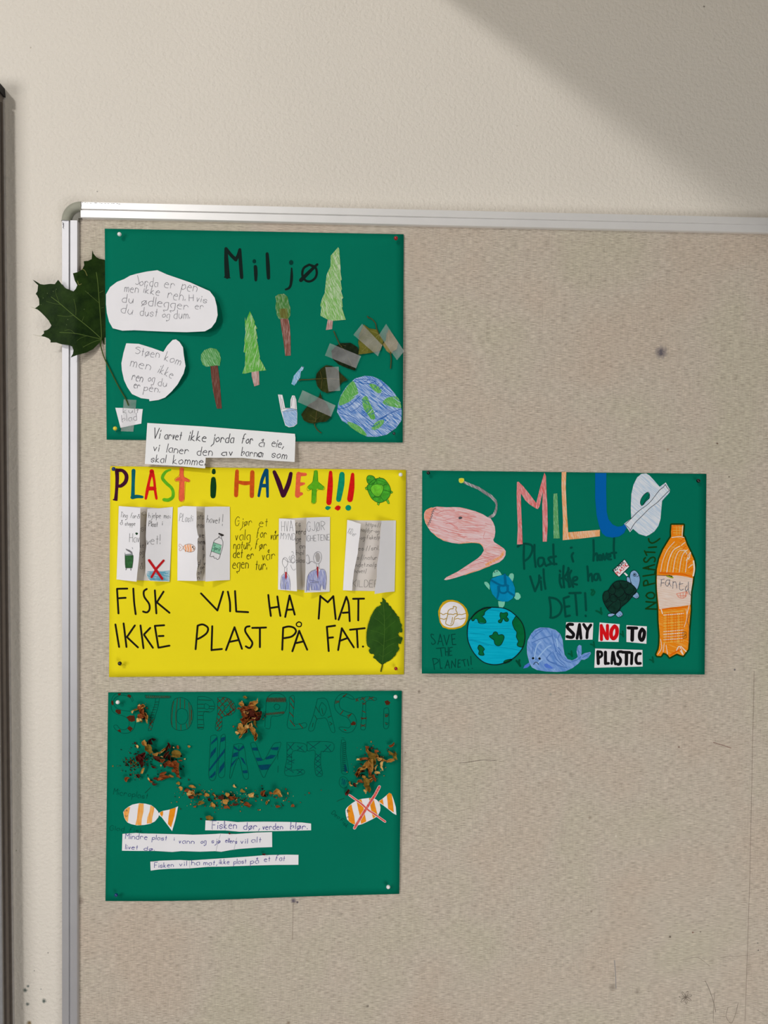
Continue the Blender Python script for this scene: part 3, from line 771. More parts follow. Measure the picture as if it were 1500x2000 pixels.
for i in range(46):
    cx, cy = rr.uniform(900, 1370), rr.uniform(490, 960)
    if (cx - 1132) ** 2 / 250 ** 2 + (cy - 720) ** 2 / 250 ** 2 > .9: continue
    a = rr.choice([-.5, .6, -.8, .25]); Ln = rr.uniform(40, 90)
    g.stroke([V4(cx, cy), V4(cx + Ln * math.cos(a) * .5, cy + Ln * math.sin(a) * .5 + 4), V4(cx + Ln * math.cos(a), cy + Ln * math.sin(a))], rr.uniform(.5, 1.1), LY + PLAY * 1.6, bl if rr.random() < .6 else lt)
for p in ("985,490 1110,515 1190,490", "1190,490 1090,470 1000,480", "845,745 940,720 1050,620", "850,780 1000,830 1130,960", "1200,850 1330,780 1420,745", "1240,600 1330,630"): g.stroke(V4(p), 1.0, LY + PLAY * 2, bl)
g.build('pencil_strokes', o)

# ------------------------------------------------------------------ poster two: yellow
def marker(key, r, g_, b): return flat(key, r, g_, b, rough=.55, var=.14, scale=260)
def letter(v, strokes, m, label, outline=None):
    g = G(HB)
    for pts, w_ in strokes: g.stroke(v(pts), [k / v.s for k in w_], PLAY, m)
    g.build('painted_letter', PB, label)
mp, mtl, mr, mg_, mo = marker('paint_plum', 60, 10, 42), marker('paint_teal', 0, 92, 102), marker('paint_red', 208, 20, 18), marker('paint_green', 90, 170, 28), marker('paint_coral', 240, 96, 62)
mdg, mru, mbl, mtu = marker('paint_dark_green', 10, 58, 22), marker('paint_rust', 196, 78, 20), marker('paint_blue', 0, 72, 106), marker('paint_turquoise', 8, 138, 104)
letter(Y1, [("132,105 138,200 130,340 122,432", (44, 42, 36, 42)), ("140,108 200,112 242,165 232,235 185,280 150,285", (38, 38, 44, 44, 40, 36)), ("95,438 135,445", (16, 16))], mp, 'plum letter P')
letter(Y1, [("322,112 318,250 314,408", (46, 38, 44)), ("308,412 360,402 420,408", (44, 40, 30))], mtl, 'teal letter L')
letter(Y1, [("530,115 500,220 478,330 460,425", (42, 30, 36, 28)), ("530,115 555,220 565,330 580,425", (42, 28, 30, 28)), ("490,312 560,312", (46, 44)), ("525,118 530,140", (48, 48))], mr, 'red letter A')
letter(Y1, [("738,102 690,120 655,165 652,205 700,260 745,300 768,350 762,410 715,442 665,438", (20, 30, 36, 36, 36, 34, 34, 38, 40, 38))], mg_, 'green letter S')
mod = flat('coral_outline', 180, 60, 30)
letter(Y1, [("865,95 862,150 868,200 866,300 864,430", (44, 46, 56, 60, 58)), ("805,215 835,205 870,208 910,212 942,225", (26, 44, 50, 44, 26))], mo, 'coral letter T')
letter(Y1, [("1226,108 1226,130", (40, 46)), ("1222,205 1222,290 1218,395", (52, 68, 60))], mdg, 'dark green letter I')
letter(Y2, [("76,85 72,180 68,285", (30, 36, 34)), ("202,95 200,190 198,290", (36, 38, 36)), ("85,175 140,185 195,180", (26, 34, 26))], mru, 'rust letter H')
letter(Y2, [("315,78 285,150 268,220 255,290", (30, 28, 24, 22)), ("322,78 325,180 328,295", (28, 26, 22)), ("280,205 322,205", (30, 30))], mbl, 'dark blue letter A')
letter(Y2, [("383,92 420,180 455,288", (30, 40, 34)), ("520,105 500,190 460,285", (30, 38, 36))], mp, 'plum letter V')
letter(Y2, [("585,110 578,190 575,285", (42, 36, 44)), ("580,112 640,112", (34, 26)), ("585,195 628,188", (36, 20)), ("580,278 608,272", (36, 26))], mo, 'coral letter E')
letter(Y2, [("727,92 722,170 712,250 708,335", (32, 46, 40, 36)), ("678,222 725,200 775,222", (38, 62, 38))], mg_, 'green letter T')
letter(Y2, [("848,95 845,200 834,345", (28, 44, 44))], mr, 'first exclamation mark, red with a teal dot'); 
letter(Y2, [("942,112 935,200 914,320", (44, 52, 42))], mtu, 'second exclamation mark, teal with a red dot')
letter(Y2, [("1030,112 1022,220 1008,318", (28, 46, 48))], mr, 'third exclamation mark, red with a teal dot')
g = G(HB)
g.poly(Y2("802,388 815,372 835,375 852,382 845,395 825,408 810,402"), PLAY, mtu); g.poly(Y2("880,392 895,372 915,368 933,380 925,402 908,412 888,402"), PLAY, mr); g.poly([(Y2(994, 388)[0] + 5.7 * math.cos(a * .39), Y2(994, 388)[1] + 5.7 * math.sin(a * .39)) for a in range(16)], PLAY, mtu)
g.build_split('painted_dot', PB, 'dot under an exclamation mark', 1.0)
# thin pen outlines of some letters
g = G(HB)
for p in ("840,75 838,160 790,200 795,232 840,245 830,380 838,445 865,462 895,440 908,250 950,240 955,215 890,180 888,80",): g.stroke(Y1(p), .6, PLAY * 1.5, mod)
pen = flat('pen_line', 70, 60, 20)
for p in ("712,80 700,170 658,215 660,248 700,240 690,340 708,355 730,335 735,245 790,240 795,215 745,170 738,80",): g.stroke(Y2(p), .6, PLAY * 1.5, flat('pen_green_line', 40, 90, 10))
g.build_split('pen_outline', PB, 'thin pen outline of a painted letter')
# turtle drawing
g = G(HB); tg = flat('turtle_green', 66, 156, 42, var=.25, scale=200); tl = flat('turtle_light', 104, 190, 48, var=.2, scale=200); tk = flat('turtle_ink', 24, 78, 30)
for p in ("1215,150 1280,145 1325,190 1345,245 1330,300 1290,335 1240,345 1190,315 1160,260 1148,215 1165,190", ):
    pt = Y2(p); g.poly(pt, PLAY, tg, closed_smooth=4); g.stroke(catmull(pt, 4, True) + [pt[0]], .8, PLAY * 3, tk, False)
pt = Y2("1145,150 1155,125 1178,120 1205,130 1218,155 1210,180 1180,195 1155,185"); g.poly(pt, PLAY * 1.3, tg, closed_smooth=4); g.stroke(catmull(pt, 4, True) + [pt[0]], .8, PLAY * 3, tk, False)
pt = Y2("1190,205 1235,192 1280,205 1282,240 1255,290 1215,290 1180,245"); g.poly(pt, PLAY * 1.6, tl, closed_smooth=3); g.stroke(catmull(pt, 3, True) + [pt[0]], .7, PLAY * 3, tk, False)
for p in ("1228,150 1230,190", "1282,205 1310,190", "1282,240 1340,255", "1255,290 1290,335", "1215,290 1195,315", "1180,245 1155,235", "1240,160 1310,180", "1190,300 1245,300"): g.stroke(Y2(p), .6, PLAY * 3, tk, False)
for p in ("1148,215 1132,222 1140,240 1155,238", "1345,245 1362,258 1352,270 1338,264", "1240,342 1232,358 1245,368 1254,346", "1305,325 1322,355 1335,352 1322,318", "1245,146 1252,135 1262,148"):
    pt = Y2(p); g.poly(pt, PLAY * .8, tl); g.stroke(pt, .7, PLAY * 3, tk, False)
g.disc(Y2(1157, 158), .8, PLAY * 4, tk, 8); g.disc(Y2(1178, 136), .8, PLAY * 4, tk, 8)
g.build('turtle_drawing', PB, 'small green felt pen turtle in the top right corner')

# the black capitals
g = G(HB); bk = flat('black_marker', 22, 18, 14, rough=.5, var=.05)
for v, lst in ((Y6, ["118,55 132,290", "118,50 218,48", "138,142 202,138", "277,48 285,180 300,298", "408,52 380,75 385,130 430,195 435,250 410,280 372,272", "487,65 502,290", "572,78 505,185", "510,185 630,284",
                     "938,95 1098,262", "1154,78 1098,262", "1200,78 1220,180 1222,270", "1270,72 1282,272", "1282,272 1398,278",
                     "102,398 138,618", "182,388 210,618", "292,408 215,520", "218,525 322,622", "347,408 376,630", "442,432 382,495", "382,500 468,626", "487,412 522,625", "487,412 578,406", "525,512 572,510", "525,625 630,605",
                     "905,412 885,640", "905,410 955,398 1005,430 995,480 945,520 905,540", "1048,415 1040,650", "1040,648 1142,638", "1265,425 1182,648", "1265,425 1338,636", "1220,568 1305,550", "1412,416 1378,425 1370,465 1410,530 1440,580 1415,628 1375,612", "1438,432 1500,430"]),
               (Y7, ["120,110 132,220 145,315", "208,125 222,220 238,315", "138,238 222,225", "328,115 285,325", "328,115 378,302", "305,255 360,252",
                     "628,120 612,342", "628,122 700,180", "700,182 755,122", "755,122 765,220 778,345", "882,128 806,352", "882,128 905,200 915,366", "848,285 908,280", "948,148 1055,146", "1000,152 998,358",
                     "0,432 98,428", "38,435 38,620", "265,430 256,645", "265,430 320,418 372,432 390,470 350,515 275,532", "422,460 355,660", "422,460 500,645", "392,580 458,565",
                     "700,420 772,410", "692,420 710,658", "702,530 752,524", "838,435 802,648", "838,435 890,520 955,622", "815,560 895,530", "918,450 1062,435", "985,450 994,622"])):
    for s_ in lst:
        ps = v(s_); g.stroke(ps, 3.8, PLAY, bk, len(ps) > 2)
pts = Y7("418,372 442,385 440,412 420,420 398,410 396,388"); g.stroke(pts + [pts[0]], 2.4, PLAY, bk)
g.disc(Y7(1045, 614), 2.1, PLAY, bk, 12)
g.build_split('marker_letter', PB, 'black marker capital of FISK VIL HA MAT IKKE PLAST PÅ FAT', 2.6)
# pen text between the flyers
g = G(HB); pn = flat('brown_pen', 66, 58, 14)
for a in (("Gjør", 130, 215, 350, 215, 60, 7), ("et", 450, 230, 562, 228, 66, 7), ("valg", 135, 410, 330, 400, 66, 8), ("for", 420, 378, 545, 375, 66, 8), ("vår", 600, 395, 705, 405, 60, 8),
          ("natur,", 108, 522, 350, 530, 62, 8), ("før", 400, 530, 545, 528, 66, 8), ("det", 105, 640, 225, 640, 62, 9), ("er", 285, 655, 370, 655, 60, 9), ("vår", 490, 672, 660, 665, 66, 8),
          ("egen", 98, 785, 305, 780, 70, 9), ("tur.", 400, 800, 550, 800, 72, 9)):
    wd(g, Y4, *a[:7], pn, PLAY, .1)
g.build('handwriting', PB, 'brown pen verse between the flyers')

# fold-out flyers
inner = paper('flyer_inside_shaded', 205, 198, 192)  # same white paper, darkened for the shade between the flaps
fly = flat('flyer_ink', 52, 48, 46)
def flyer(base, left, right, hx, rx, lx, rrx, label, kl=.013, kr=.014):
    """base sheet with a left and a right flap; each flap is hinged at its outer edge (hx, rx) and lifts toward its free edge"""
    bo, Hb = cutout(HB, PB, 'flyer', base, inner, label)
    HL = lambda x, y: HB(x, y) + kl * clampf((x - hx) / (lx - hx), 0, 1.3)
    HR = lambda x, y: HB(x, y) + kr * clampf((rx - x) / (rx - rrx), 0, 1.3)
    g = G(HL); g.poly(left, LY + .0005, WP, .0002, 6, edge=WP); g.build('left_flap', bo)
    g = G(HR); g.poly(right, LY + .0005, WP, .0002, 6, edge=WP); g.build('right_flap', bo)
    return bo, G(HB), G(HL), G(HR)
hf = LY + .0005 + PLAY
# flyer 1
base = Y3("75,55 400,66 560,78 735,62 698,968 500,965 300,958 48,945")
left = Y3("75,52 200,62 338,76 336,300 328,450 332,560 318,720 300,880 292,975 150,960 48,948")
right = Y3("425,86 580,82 680,70 735,64 722,300 710,600 692,975 560,972 450,965 425,930 402,870 400,780 398,640 412,520 405,420 412,250")
bo, gb_, gL, gR = flyer(base, left, right, Y3(60, 0)[0], Y3(715, 0)[0], Y3(330, 0)[0], Y3(405, 0)[0], 'first white gate folded flyer, with a bin and a red cross')
for a in (("Ting", 92, 185, 178, 195, 32, 4), ("for", 220, 195, 285, 202, 30, 4), ("å", 300, 200, 326, 202, 26, 4), ("å", 92, 280, 118, 282, 28, 4), ("stoppe", 150, 290, 275, 290, 26, 4), ("Hav", 205, 495, 322, 490, 55, 4)):
    wd(gL, Y3, *a[:7], fly, hf)
gm_ = flat('bin_green', 52, 96, 56, var=.3, scale=300)
gL.poly(Y3("152,645 250,650 245,770 238,806 158,806 152,760"), hf, gm_); gL.stroke(Y3("150,622 152,760 158,808 238,808 250,720 252,655"), .7, hf + PLAY, fly, False)
gL.poly(Y3("155,640 240,630 250,652 155,658"), hf + PLAY, flat('bin_rim', 130, 136, 138)); gL.poly(Y3("158,572 205,588 238,612 245,640 200,612 165,590"), hf + PLAY, flat('bin_lid', 120, 118, 122))
for p in ("165,808 160,836 172,815", "215,808 222,840 230,812", "238,555 245,578"): gL.stroke(Y3(p), .8, hf + PLAY, gray_p, False)
gL.stroke(Y3("280,385 300,395 285,400 305,388 290,380"), 1.8, hf, mdg)
for a in (("hjelpe", 438, 195, 585, 198, 32, 4), ("mot", 625, 198, 712, 205, 34, 4), ("Plast", 438, 300, 545, 305, 34, 5), ("i", 606, 285, 612, 285, 28, 5), ("v", 408, 520, 440, 525, 50, 5), ("et!", 465, 520, 578, 515, 58, 4)):
    wd(gR, Y3, *a[:7], fly, hf)
wt = pencil('pencil_water', (90, 170, 190), (205, 215, 222), 1.2, .5)
gR.poly(Y3("425,850 520,842 600,848 700,838 692,968 560,968 460,960 428,930 415,880"), hf, wt)
wl = flat('pencil_line_water', 80, 160, 188)
for k in range(15):
    y = 855 + k * 7.5; gR.stroke([Y3(430 + rr.uniform(0, 40), y + rr.uniform(-5, 5)), Y3(520, y + rr.uniform(-8, 8)), Y3(600, y + rr.uniform(-8, 8)), Y3(rr.uniform(630, 690), y + rr.uniform(-6, 6))], .7, hf + PLAY, wl)
xr = flat('red_marker', 190, 28, 34, var=.1)
gR.stroke(Y3("445,715 520,820 605,940"), 5, hf + PLAY * 2, xr, False); gR.stroke(Y3("622,718 540,810 475,920"), 4.4, hf + PLAY * 2, xr, False)
for a in (("a", 358, 165, 402, 165, 40, 4), ("si", 345, 360, 398, 355, 46, 4), ("ke", 335, 560, 380, 555, 34, 4), ("og", 332, 650, 380, 645, 40, 4), ("å", 335, 822, 365, 822, 38, 4)):
    wd(gb_, Y3, *a[:7], flat('inner_ink', 92, 88, 86), LY + PLAY)
gb_.build('inner_writing', bo); gL.build('left_drawing', bo); gR.build('right_drawing', bo)
# flyer 2
base = Y3("795,70 860,52 1020,56 1130,60 1425,60 1432,955 1150,965 960,962 790,960")
left = Y3("795,72 830,66 862,52 950,56 1022,60 1025,200 1022,300 1038,400 1052,430 1035,455 1036,560 1030,700 1040,770 1022,880 1030,968 900,965 790,962")
right = Y3("1125,64 1250,58 1430,60 1433,400 1430,955 1280,962 1132,974 1135,800 1138,640 1132,430 1125,300")
bo, gb_, gL, gR = flyer(base, left, right, Y3(795, 0)[0], Y3(1430, 0)[0], Y3(1030, 0)[0], Y3(1130, 0)[0], 'second white gate folded flyer, with a fish and a bottle')
for a in (("PLast", 812, 235, 958, 248, 50, 4), ("i", 975, 240, 985, 240, 36, 4)): wd(gL, Y3, *a[:7], gray_d, hf)
pt = Y3("860,560 885,530 930,515 975,525 1005,555 1000,590 970,612 920,612 880,590")
gL.poly(pt, hf, pencil('pencil_fish_peach', (232, 175, 135), (228, 222, 220), -.2, .5), closed_smooth=3); pk = flat('fish_line', 110, 80, 70)
gL.stroke(catmull(pt, 3, True) + [pt[0]], .7, hf + PLAY, pk, False)
gL.stroke(Y3("860,555 830,520 812,520 812,545 835,560 812,575 820,598 845,585 860,562"), .7, hf + PLAY, flat('fish_tail_line', 190, 140, 110))
for x in (885, 915, 945): gL.stroke([Y3(x, 530), Y3(x + 8, 570), Y3(x + 5, 605)], 2.4, hf + PLAY, flat('fish_band', 232, 158, 110))
gL.disc(Y3(978, 553), 1.6, hf + PLAY * 2, fly, 8); gL.disc(Y3(990, 575), 1.3, hf + PLAY * 2, fly, 8)
for a in (("havet", 1148, 255, 1305, 265, 44, 4.5), ("!", 1338, 290, 1350, 290, 72, 4)): wd(gR, Y3, *a[:7], fly, hf)
gR.poly(Y3("1228,495 1330,530 1310,642 1200,602"), hf, flat('mint_label', 140, 200, 172, var=.12))
for p in ("1302,412 1290,440 1245,470 1225,520 1195,640 1188,665 1210,672 1232,665 1240,690 1262,688 1275,705 1300,690 1315,640 1340,560 1345,490 1330,450 1328,420", "1228,495 1330,530", "1200,602 1312,642", "1296,420 1305,440 1325,445"):
    gR.stroke(Y3(p), .75, hf + PLAY, fly)
gR.stroke(Y3("1300,390 1348,408"), 3.2, hf + PLAY, fly, False); gR.stroke(Y3("1310,412 1345,418"), 1, hf + PLAY, fly, False)
wd(gR, Y3, 'Sprit', 1218, 572, 1308, 605, 26, 4, flat('label_ink', 40, 90, 70), hf + PLAY * 2)
for a in (("ors", 1032, 215, 1112, 215, 44, 4), ("ras", 1038, 315, 1115, 315, 34, 5), ("ve", 1058, 435, 1115, 435, 36, 5), ("nem", 1042, 515, 1122, 515, 32, 5), ("k", 1100, 590, 1118, 590, 26, 5), ("p", 1106, 680, 1122, 680, 36, 4),
          ("d v", 1040, 770, 1128, 775, 34, 5), ("for", 1040, 825, 1122, 822, 30, 5), ("st", 1040, 885, 1085, 885, 28, 5), ("n", 1036, 945, 1060, 945, 26, 5)):
    wd(gb_, Y3, *a[:7], flat('inner_ink_dark', 66, 62, 62), LY + PLAY)
gb_.build('inner_writing', bo); gL.build('left_drawing', bo); gR.build('right_drawing', bo)
# flyer 3
base = Y4("715,120 900,118 1080,108 1395,100 1390,1090 1060,1075 950,1068 702,1066")
left = Y4("715,120 800,124 928,140 935,300 930,400 940,640 945,800 955,1090 820,1078 702,1068 708,600")
right = Y4("1080,112 1200,104 1395,100 1392,600 1390,1095 1220,1102 1055,1108 1062,960 1068,800 1070,560 1072,400 1078,250")
bo, gb_, gL, gR = flyer(base, left, right, Y4(710, 0)[0], Y4(1393, 0)[0], Y4(938, 0)[0], Y4(1070, 0)[0], 'third white gate folded flyer, with two people in blue jackets')
for a in (("HVA", 750, 290, 905, 285, 70, 4), ("MYND", 735, 395, 928, 410, 42, 4)): wd(gL, Y4, *a[:7], gray_d, hf, .02)
pb = pencil('pencil_jacket', (138, 145, 200), (205, 207, 225), .15, .6, 1400, 110); tie = flat('tie_red', 165, 45, 50)
gL.poly(Y4("785,860 830,880 862,950 862,1070 745,1062 735,980 755,900"), hf, pb); gL.poly(Y4("795,832 818,832 822,900 808,938 795,900"), hf + PLAY, tie)
for p in ("795,780 760,720 765,665 795,640 825,665 832,715 815,760 795,775", "765,665 785,660 812,680 828,700", "790,775 785,850 750,890 735,1000 740,1060", "820,775 822,850 850,890 865,1000 862,1075", "805,1075 808,1000 825,960", "835,690 850,700 890,705 930,700",
          "860,620 850,650 865,680 880,630 905,605 925,640", "870,680 900,720 930,680 900,640 870,700", "880,570 895,560 910,590", "870,740 890,790 915,810 935,790", "765,900 775,1060", "790,900 800,1060"):
    gL.stroke(Y4(p), .6, hf + PLAY * 2, gray_p)
for a in (("GJØR", 1090, 285, 1325, 275, 60, 4), ("IGHETENE", 1080, 425, 1392, 410, 40, 4)): wd(gR, Y4, *a[:7], gray_d, hf, .02)
gR.poly(Y4("1200,805 1140,830 1105,870 1085,960 1080,1075 1120,1080 1130,1000 1145,1075 1255,1080 1290,1000 1300,1060 1335,1070 1348,940 1335,830 1305,795 1270,800 1240,840"), hf, pb)
gR.poly(Y4("1215,760 1240,765 1240,860 1235,932 1222,870"), hf + PLAY, tie); gR.poly(Y4("1195,620 1215,575 1250,580 1265,640 1250,700 1215,700"), hf, flat('head_grey', 176, 172, 172))
for p in ("1215,720 1185,690 1175,640 1195,585 1232,562 1270,580 1282,640 1265,700 1235,725 1210,715", "1210,725 1215,790 1150,820 1105,870 1085,960 1080,1095", "1245,720 1255,790 1305,795 1335,830 1348,940 1330,1070", "1110,725 1150,690 1200,720",
          "1075,620 1095,605 1115,640 1118,700 1095,725 1078,700", "1120,940 1250,965", "1130,975 1240,975", "1115,980 1120,1080", "1145,990 1150,1075", "1270,990 1265,1080", "1300,960 1305,1060"):
    gR.stroke(Y4(p), .6, hf + PLAY * 2, gray_p)
for a in (("rs", 938, 220, 1000, 220, 40, 5), ("verd", 940, 325, 1070, 330, 42, 6), ("ige", 935, 425, 1005, 425, 40, 5), ("an", 990, 520, 1060, 520, 36, 5), ("bal", 940, 605, 1042, 605, 34, 5), ("plast", 940, 710, 1085, 710, 36, 5)):
    wd(gb_, Y4, *a[:7], flat('inner_ink_dark', 66, 62, 62), LY + PLAY)
gb_.build('inner_writing', bo); gL.build('left_drawing', bo); gR.build('right_drawing', bo)
# flyer 4
base = Y5("485,172 700,178 1035,180 1275,178 1255,1330 930,1328 560,1322 415,1315")
left = Y5("485,170 560,185 640,215 705,235 690,420 670,560 655,720 620,880 590,1040 575,1180 565,1322 480,1318 415,1315 440,900 470,480")
right = Y5("1040,184 1150,180 1277,178 1270,700 1255,1335 1100,1350 930,1376 935,1300 965,1100 968,900 1005,700 1015,500")
bo, gb_, gL, gR = flyer(base, left, right, Y5(450, 0)[0], Y5(1268, 0)[0], Y5(680, 0)[0], Y5(1000, 0)[0], 'fourth white gate folded flyer, with web addresses inside')
wd(gL, Y5, 'KiD', 492, 385, 555, 405, 48, 4, gray_p, hf); wd(gL, Y5, 'er', 570, 428, 628, 430, 34, 5, gray_p, hf)
for a in (("https://", 788, 275, 1028, 285, 34, 5), ("no/dyr-og", 702, 360, 1002, 385, 34, 5), ("-og-fiske/p", 680, 490, 1012, 480, 34, 5), ("es://snl.", 665, 665, 1000, 660, 38, 5), ("s://natur", 645, 815, 968, 820, 38, 5),
          ("ndet.no/p", 622, 935, 965, 930, 38, 5), ("havet/", 602, 1030, 795, 1035, 34, 5), ("KILDER", 572, 1260, 985, 1265, 56, 5)):
    wd(gb_, Y5, *a[:7], flat('inner_ink', 92, 88, 86), LY + PLAY)
gb_.build('inner_writing', bo); gL.build('left_writing', bo)
# ------------------------------------------------------------------ poster three: green, right
pinkm = pencil('pencil_pink', (214, 156, 156), (220, 202, 204), 1.35, .5, 900, 70, .22, second=(210, 138, 132))
oran = pencil('pencil_orange_edge', (226, 150, 92), (222, 180, 160), .6, .6)
ang = K1("130,740 145,700 165,680 240,655 310,638 440,648 560,645 640,650 730,670 850,705 950,745 1020,790 1060,805 1095,860 1118,920 1125,990 1115,1060 1095,1105 1110,1135 1190,1185 1245,1225 1270,1260 1265,1320 1235,1370 1180,1415 1050,1465 900,1530 700,1590 560,1635 440,1665 408,1660 440,1625 600,1545 720,1465 880,1360 930,1310 965,1250 945,1185 915,1155 850,1140 740,1148 620,1158 520,1145 400,1115 300,1050 225,990 185,930 150,870 130,800")
o, _ = cutout(HC, PC, 'paper_anglerfish', ang, pinkm, 'pink pencil anglerfish with a glowing lure')
g = G(HC)
g.poly(K1("665,290 700,285 800,325 900,365 1000,430 1080,480 1140,550 1155,600 1150,690 1130,750 1100,785 1060,800 1010,795 1040,770 1090,740 1115,690 1130,620 1115,580 1060,520 960,455 880,400 780,360 690,318"), LY * .7, pencil('pencil_grey', (120, 116, 118), (190, 188, 190), .6, .65), .0002)
g.build('lure_stalk', o, 'grey pencil lure stalk')
g = G(HC); g.poly(K1("612,270 620,245 650,240 685,245 692,275 675,305 645,313 620,300"), LY * 1.3, flat('lure_lime', 205, 214, 80), .0002); g.poly(K1("628,268 645,252 680,262 665,290 635,292"), LY * 1.3 + PLAY, flat('lure_yellow', 228, 200, 40))
g.build('lure_bulb', o, 'yellow lure bulb')
g = G(HC); hh = LY + PLAY
g.poly(K1("135,760 150,705 170,685 240,662 300,650 255,690 240,730 225,790 200,850 180,905 155,860 138,810"), hh, pencil('pencil_jaw', (220, 140, 120), (218, 170, 160), 1.2, .65))
g.stroke(K1("140,735 138,800 160,870 185,920"), 1.4, hh + PLAY, oran); g.stroke(K1("235,655 180,680 145,710"), 1.6, hh + PLAY, oran)
g.stroke(K1("1240,1270 1200,1340 1100,1395 1000,1450"), 5, hh, oran); g.stroke(K1("260,1010 330,1070 420,1110"), 1.4, hh, oran); g.stroke(K1("640,1152 760,1140 900,1150 955,1200"), 1.4, hh, oran); g.stroke(K1("700,1590 850,1535 1050,1465"), 1.4, hh, oran)
g.stroke(K1("300,655 250,690 272,705 235,712 258,735 228,745 250,770 222,780 240,800 210,808 232,830 200,835 222,860 188,862 205,885 175,890 190,915"), .75, hh + PLAY * 2, gray_d, False)
g.poly(K1("608,798 618,782 640,777 660,785 664,800 645,812 620,815"), hh + PLAY * 2, gray_d)
ps = flat('pencil_line_pink', 206, 122, 120); pp = flat('pencil_line_pale_pink', 226, 204, 206)
for p in ("390,830 500,870 610,940", "400,860 520,890 600,960", "320,920 450,950 590,990", "330,940 460,985", "420,830 560,790 620,800", "430,880 590,860", "620,930 800,940 980,940", "640,960 900,985", "460,1000 620,1020 760,1080",
          "980,990 960,1080 1060,1080", "700,900 1000,900", "820,1400 1000,1350 1180,1320", "760,1470 900,1430 1060,1380", "640,1540 800,1480", "980,870 1080,900", "300,740 420,690 560,700", "600,1040 780,1085 930,1090", "560,740 700,770 860,780"):
    g.stroke(K1(p), .8, hh, ps)
for p in ("620,1010 960,1035", "640,1040 960,1060", "660,920 960,925", "300,800 480,760", "980,1215 1060,1160", "700,1075 900,1080", "560,690 760,720", "1000,1260 1180,1260"): g.stroke(K1(p), 1.1, hh, pp)
g.build('pencil_strokes', o)

# cut letters M I L J and the bag shape
mrd = pencil('pencil_red', (208, 112, 112), (218, 178, 178), .1, .62, 1300, 130, .15, second=(206, 84, 80)); mgr = pencil('pencil_letter_green', (84, 152, 92), (140, 190, 150), .1, .65, 1500, 200)
mor = pencil('pencil_letter_orange', (226, 160, 100), (226, 200, 178), .2, .6, 1300, 130, .15, second=(218, 138, 56))
cutout(HC, PC, 'paper_letter', K2("148,235 172,232 240,300 330,410 430,545 490,300 550,98 572,150 580,380 592,560 598,860 585,1108 525,1110 522,780 518,560 528,370 500,490 480,590 455,632 430,625 340,570 270,505 205,400 208,600 218,820 230,1145 190,1150 148,1150 160,900 148,600 143,400"),
       mrd, 'red pencil letter M')
cutout(HC, PC, 'paper_letter', K2("682,408 738,402 748,600 757,850 775,1062 684,1062 680,700"), mgr, 'green pencil letter I')
cutout(HC, PC, 'paper_letter', K2("803,92 870,82 862,300 868,450 880,700 898,972 1362,935 1362,1030 1100,1062 818,1088 822,800 808,500 800,300"), mor, 'orange pencil letter L')
cutout(HC, PC, 'paper_letter', K3("78,88 215,88 212,300 218,560 240,650 290,715 350,742 405,735 440,705 470,735 430,820 370,862 290,875 210,862 160,820 125,730 95,600 78,400"), card_mat('blue_card', 0, 92, 168), 'bright blue letter J')
wbag = pencil('pencil_white_blue', (176, 196, 216), (214, 218, 224), .9, .45, 700, 60)
o, _ = cutout(HC, PC, 'paper_carrier_bag', K3("640,98 700,92 740,115 800,180 865,255 940,202 990,290 985,325 895,425 888,500 875,650 850,730 800,800 740,840 700,858 610,830 540,768 502,808 470,760 432,705 518,640 512,520 520,340 545,230 590,140"), wbag, 'white carrier bag shape with a sash')
g = G(HC); blk = flat('black_pen', 26, 28, 40)
g.poly(K3("642,485 628,450 640,400 675,350 720,320 742,345 738,395 700,430 665,475"), hh, green)
for p in ("642,485 628,450 640,400 675,350 720,320 742,345 738,395 700,430 665,475 642,485", "740,350 725,370 690,420 665,470"): g.stroke(K3(p), .8, hh + PLAY, blk)
g.poly(K3("445,715 520,640 700,470 880,280 935,225 985,295 850,440 640,620 540,735 505,785 480,765"), hh, pencil('pencil_sash', (190, 206, 220), (218, 221, 226), .8, .45, 700, 60))
for p in ("445,715 525,635 610,550 740,450 860,300 905,265 935,225", "935,225 955,265 985,295", "985,295 900,380 830,450 740,520 640,620 560,700 505,790", "505,790 490,760 448,722"): g.stroke(K3(p), .95, hh + PLAY, blk)
g.build('pen_strokes', o)

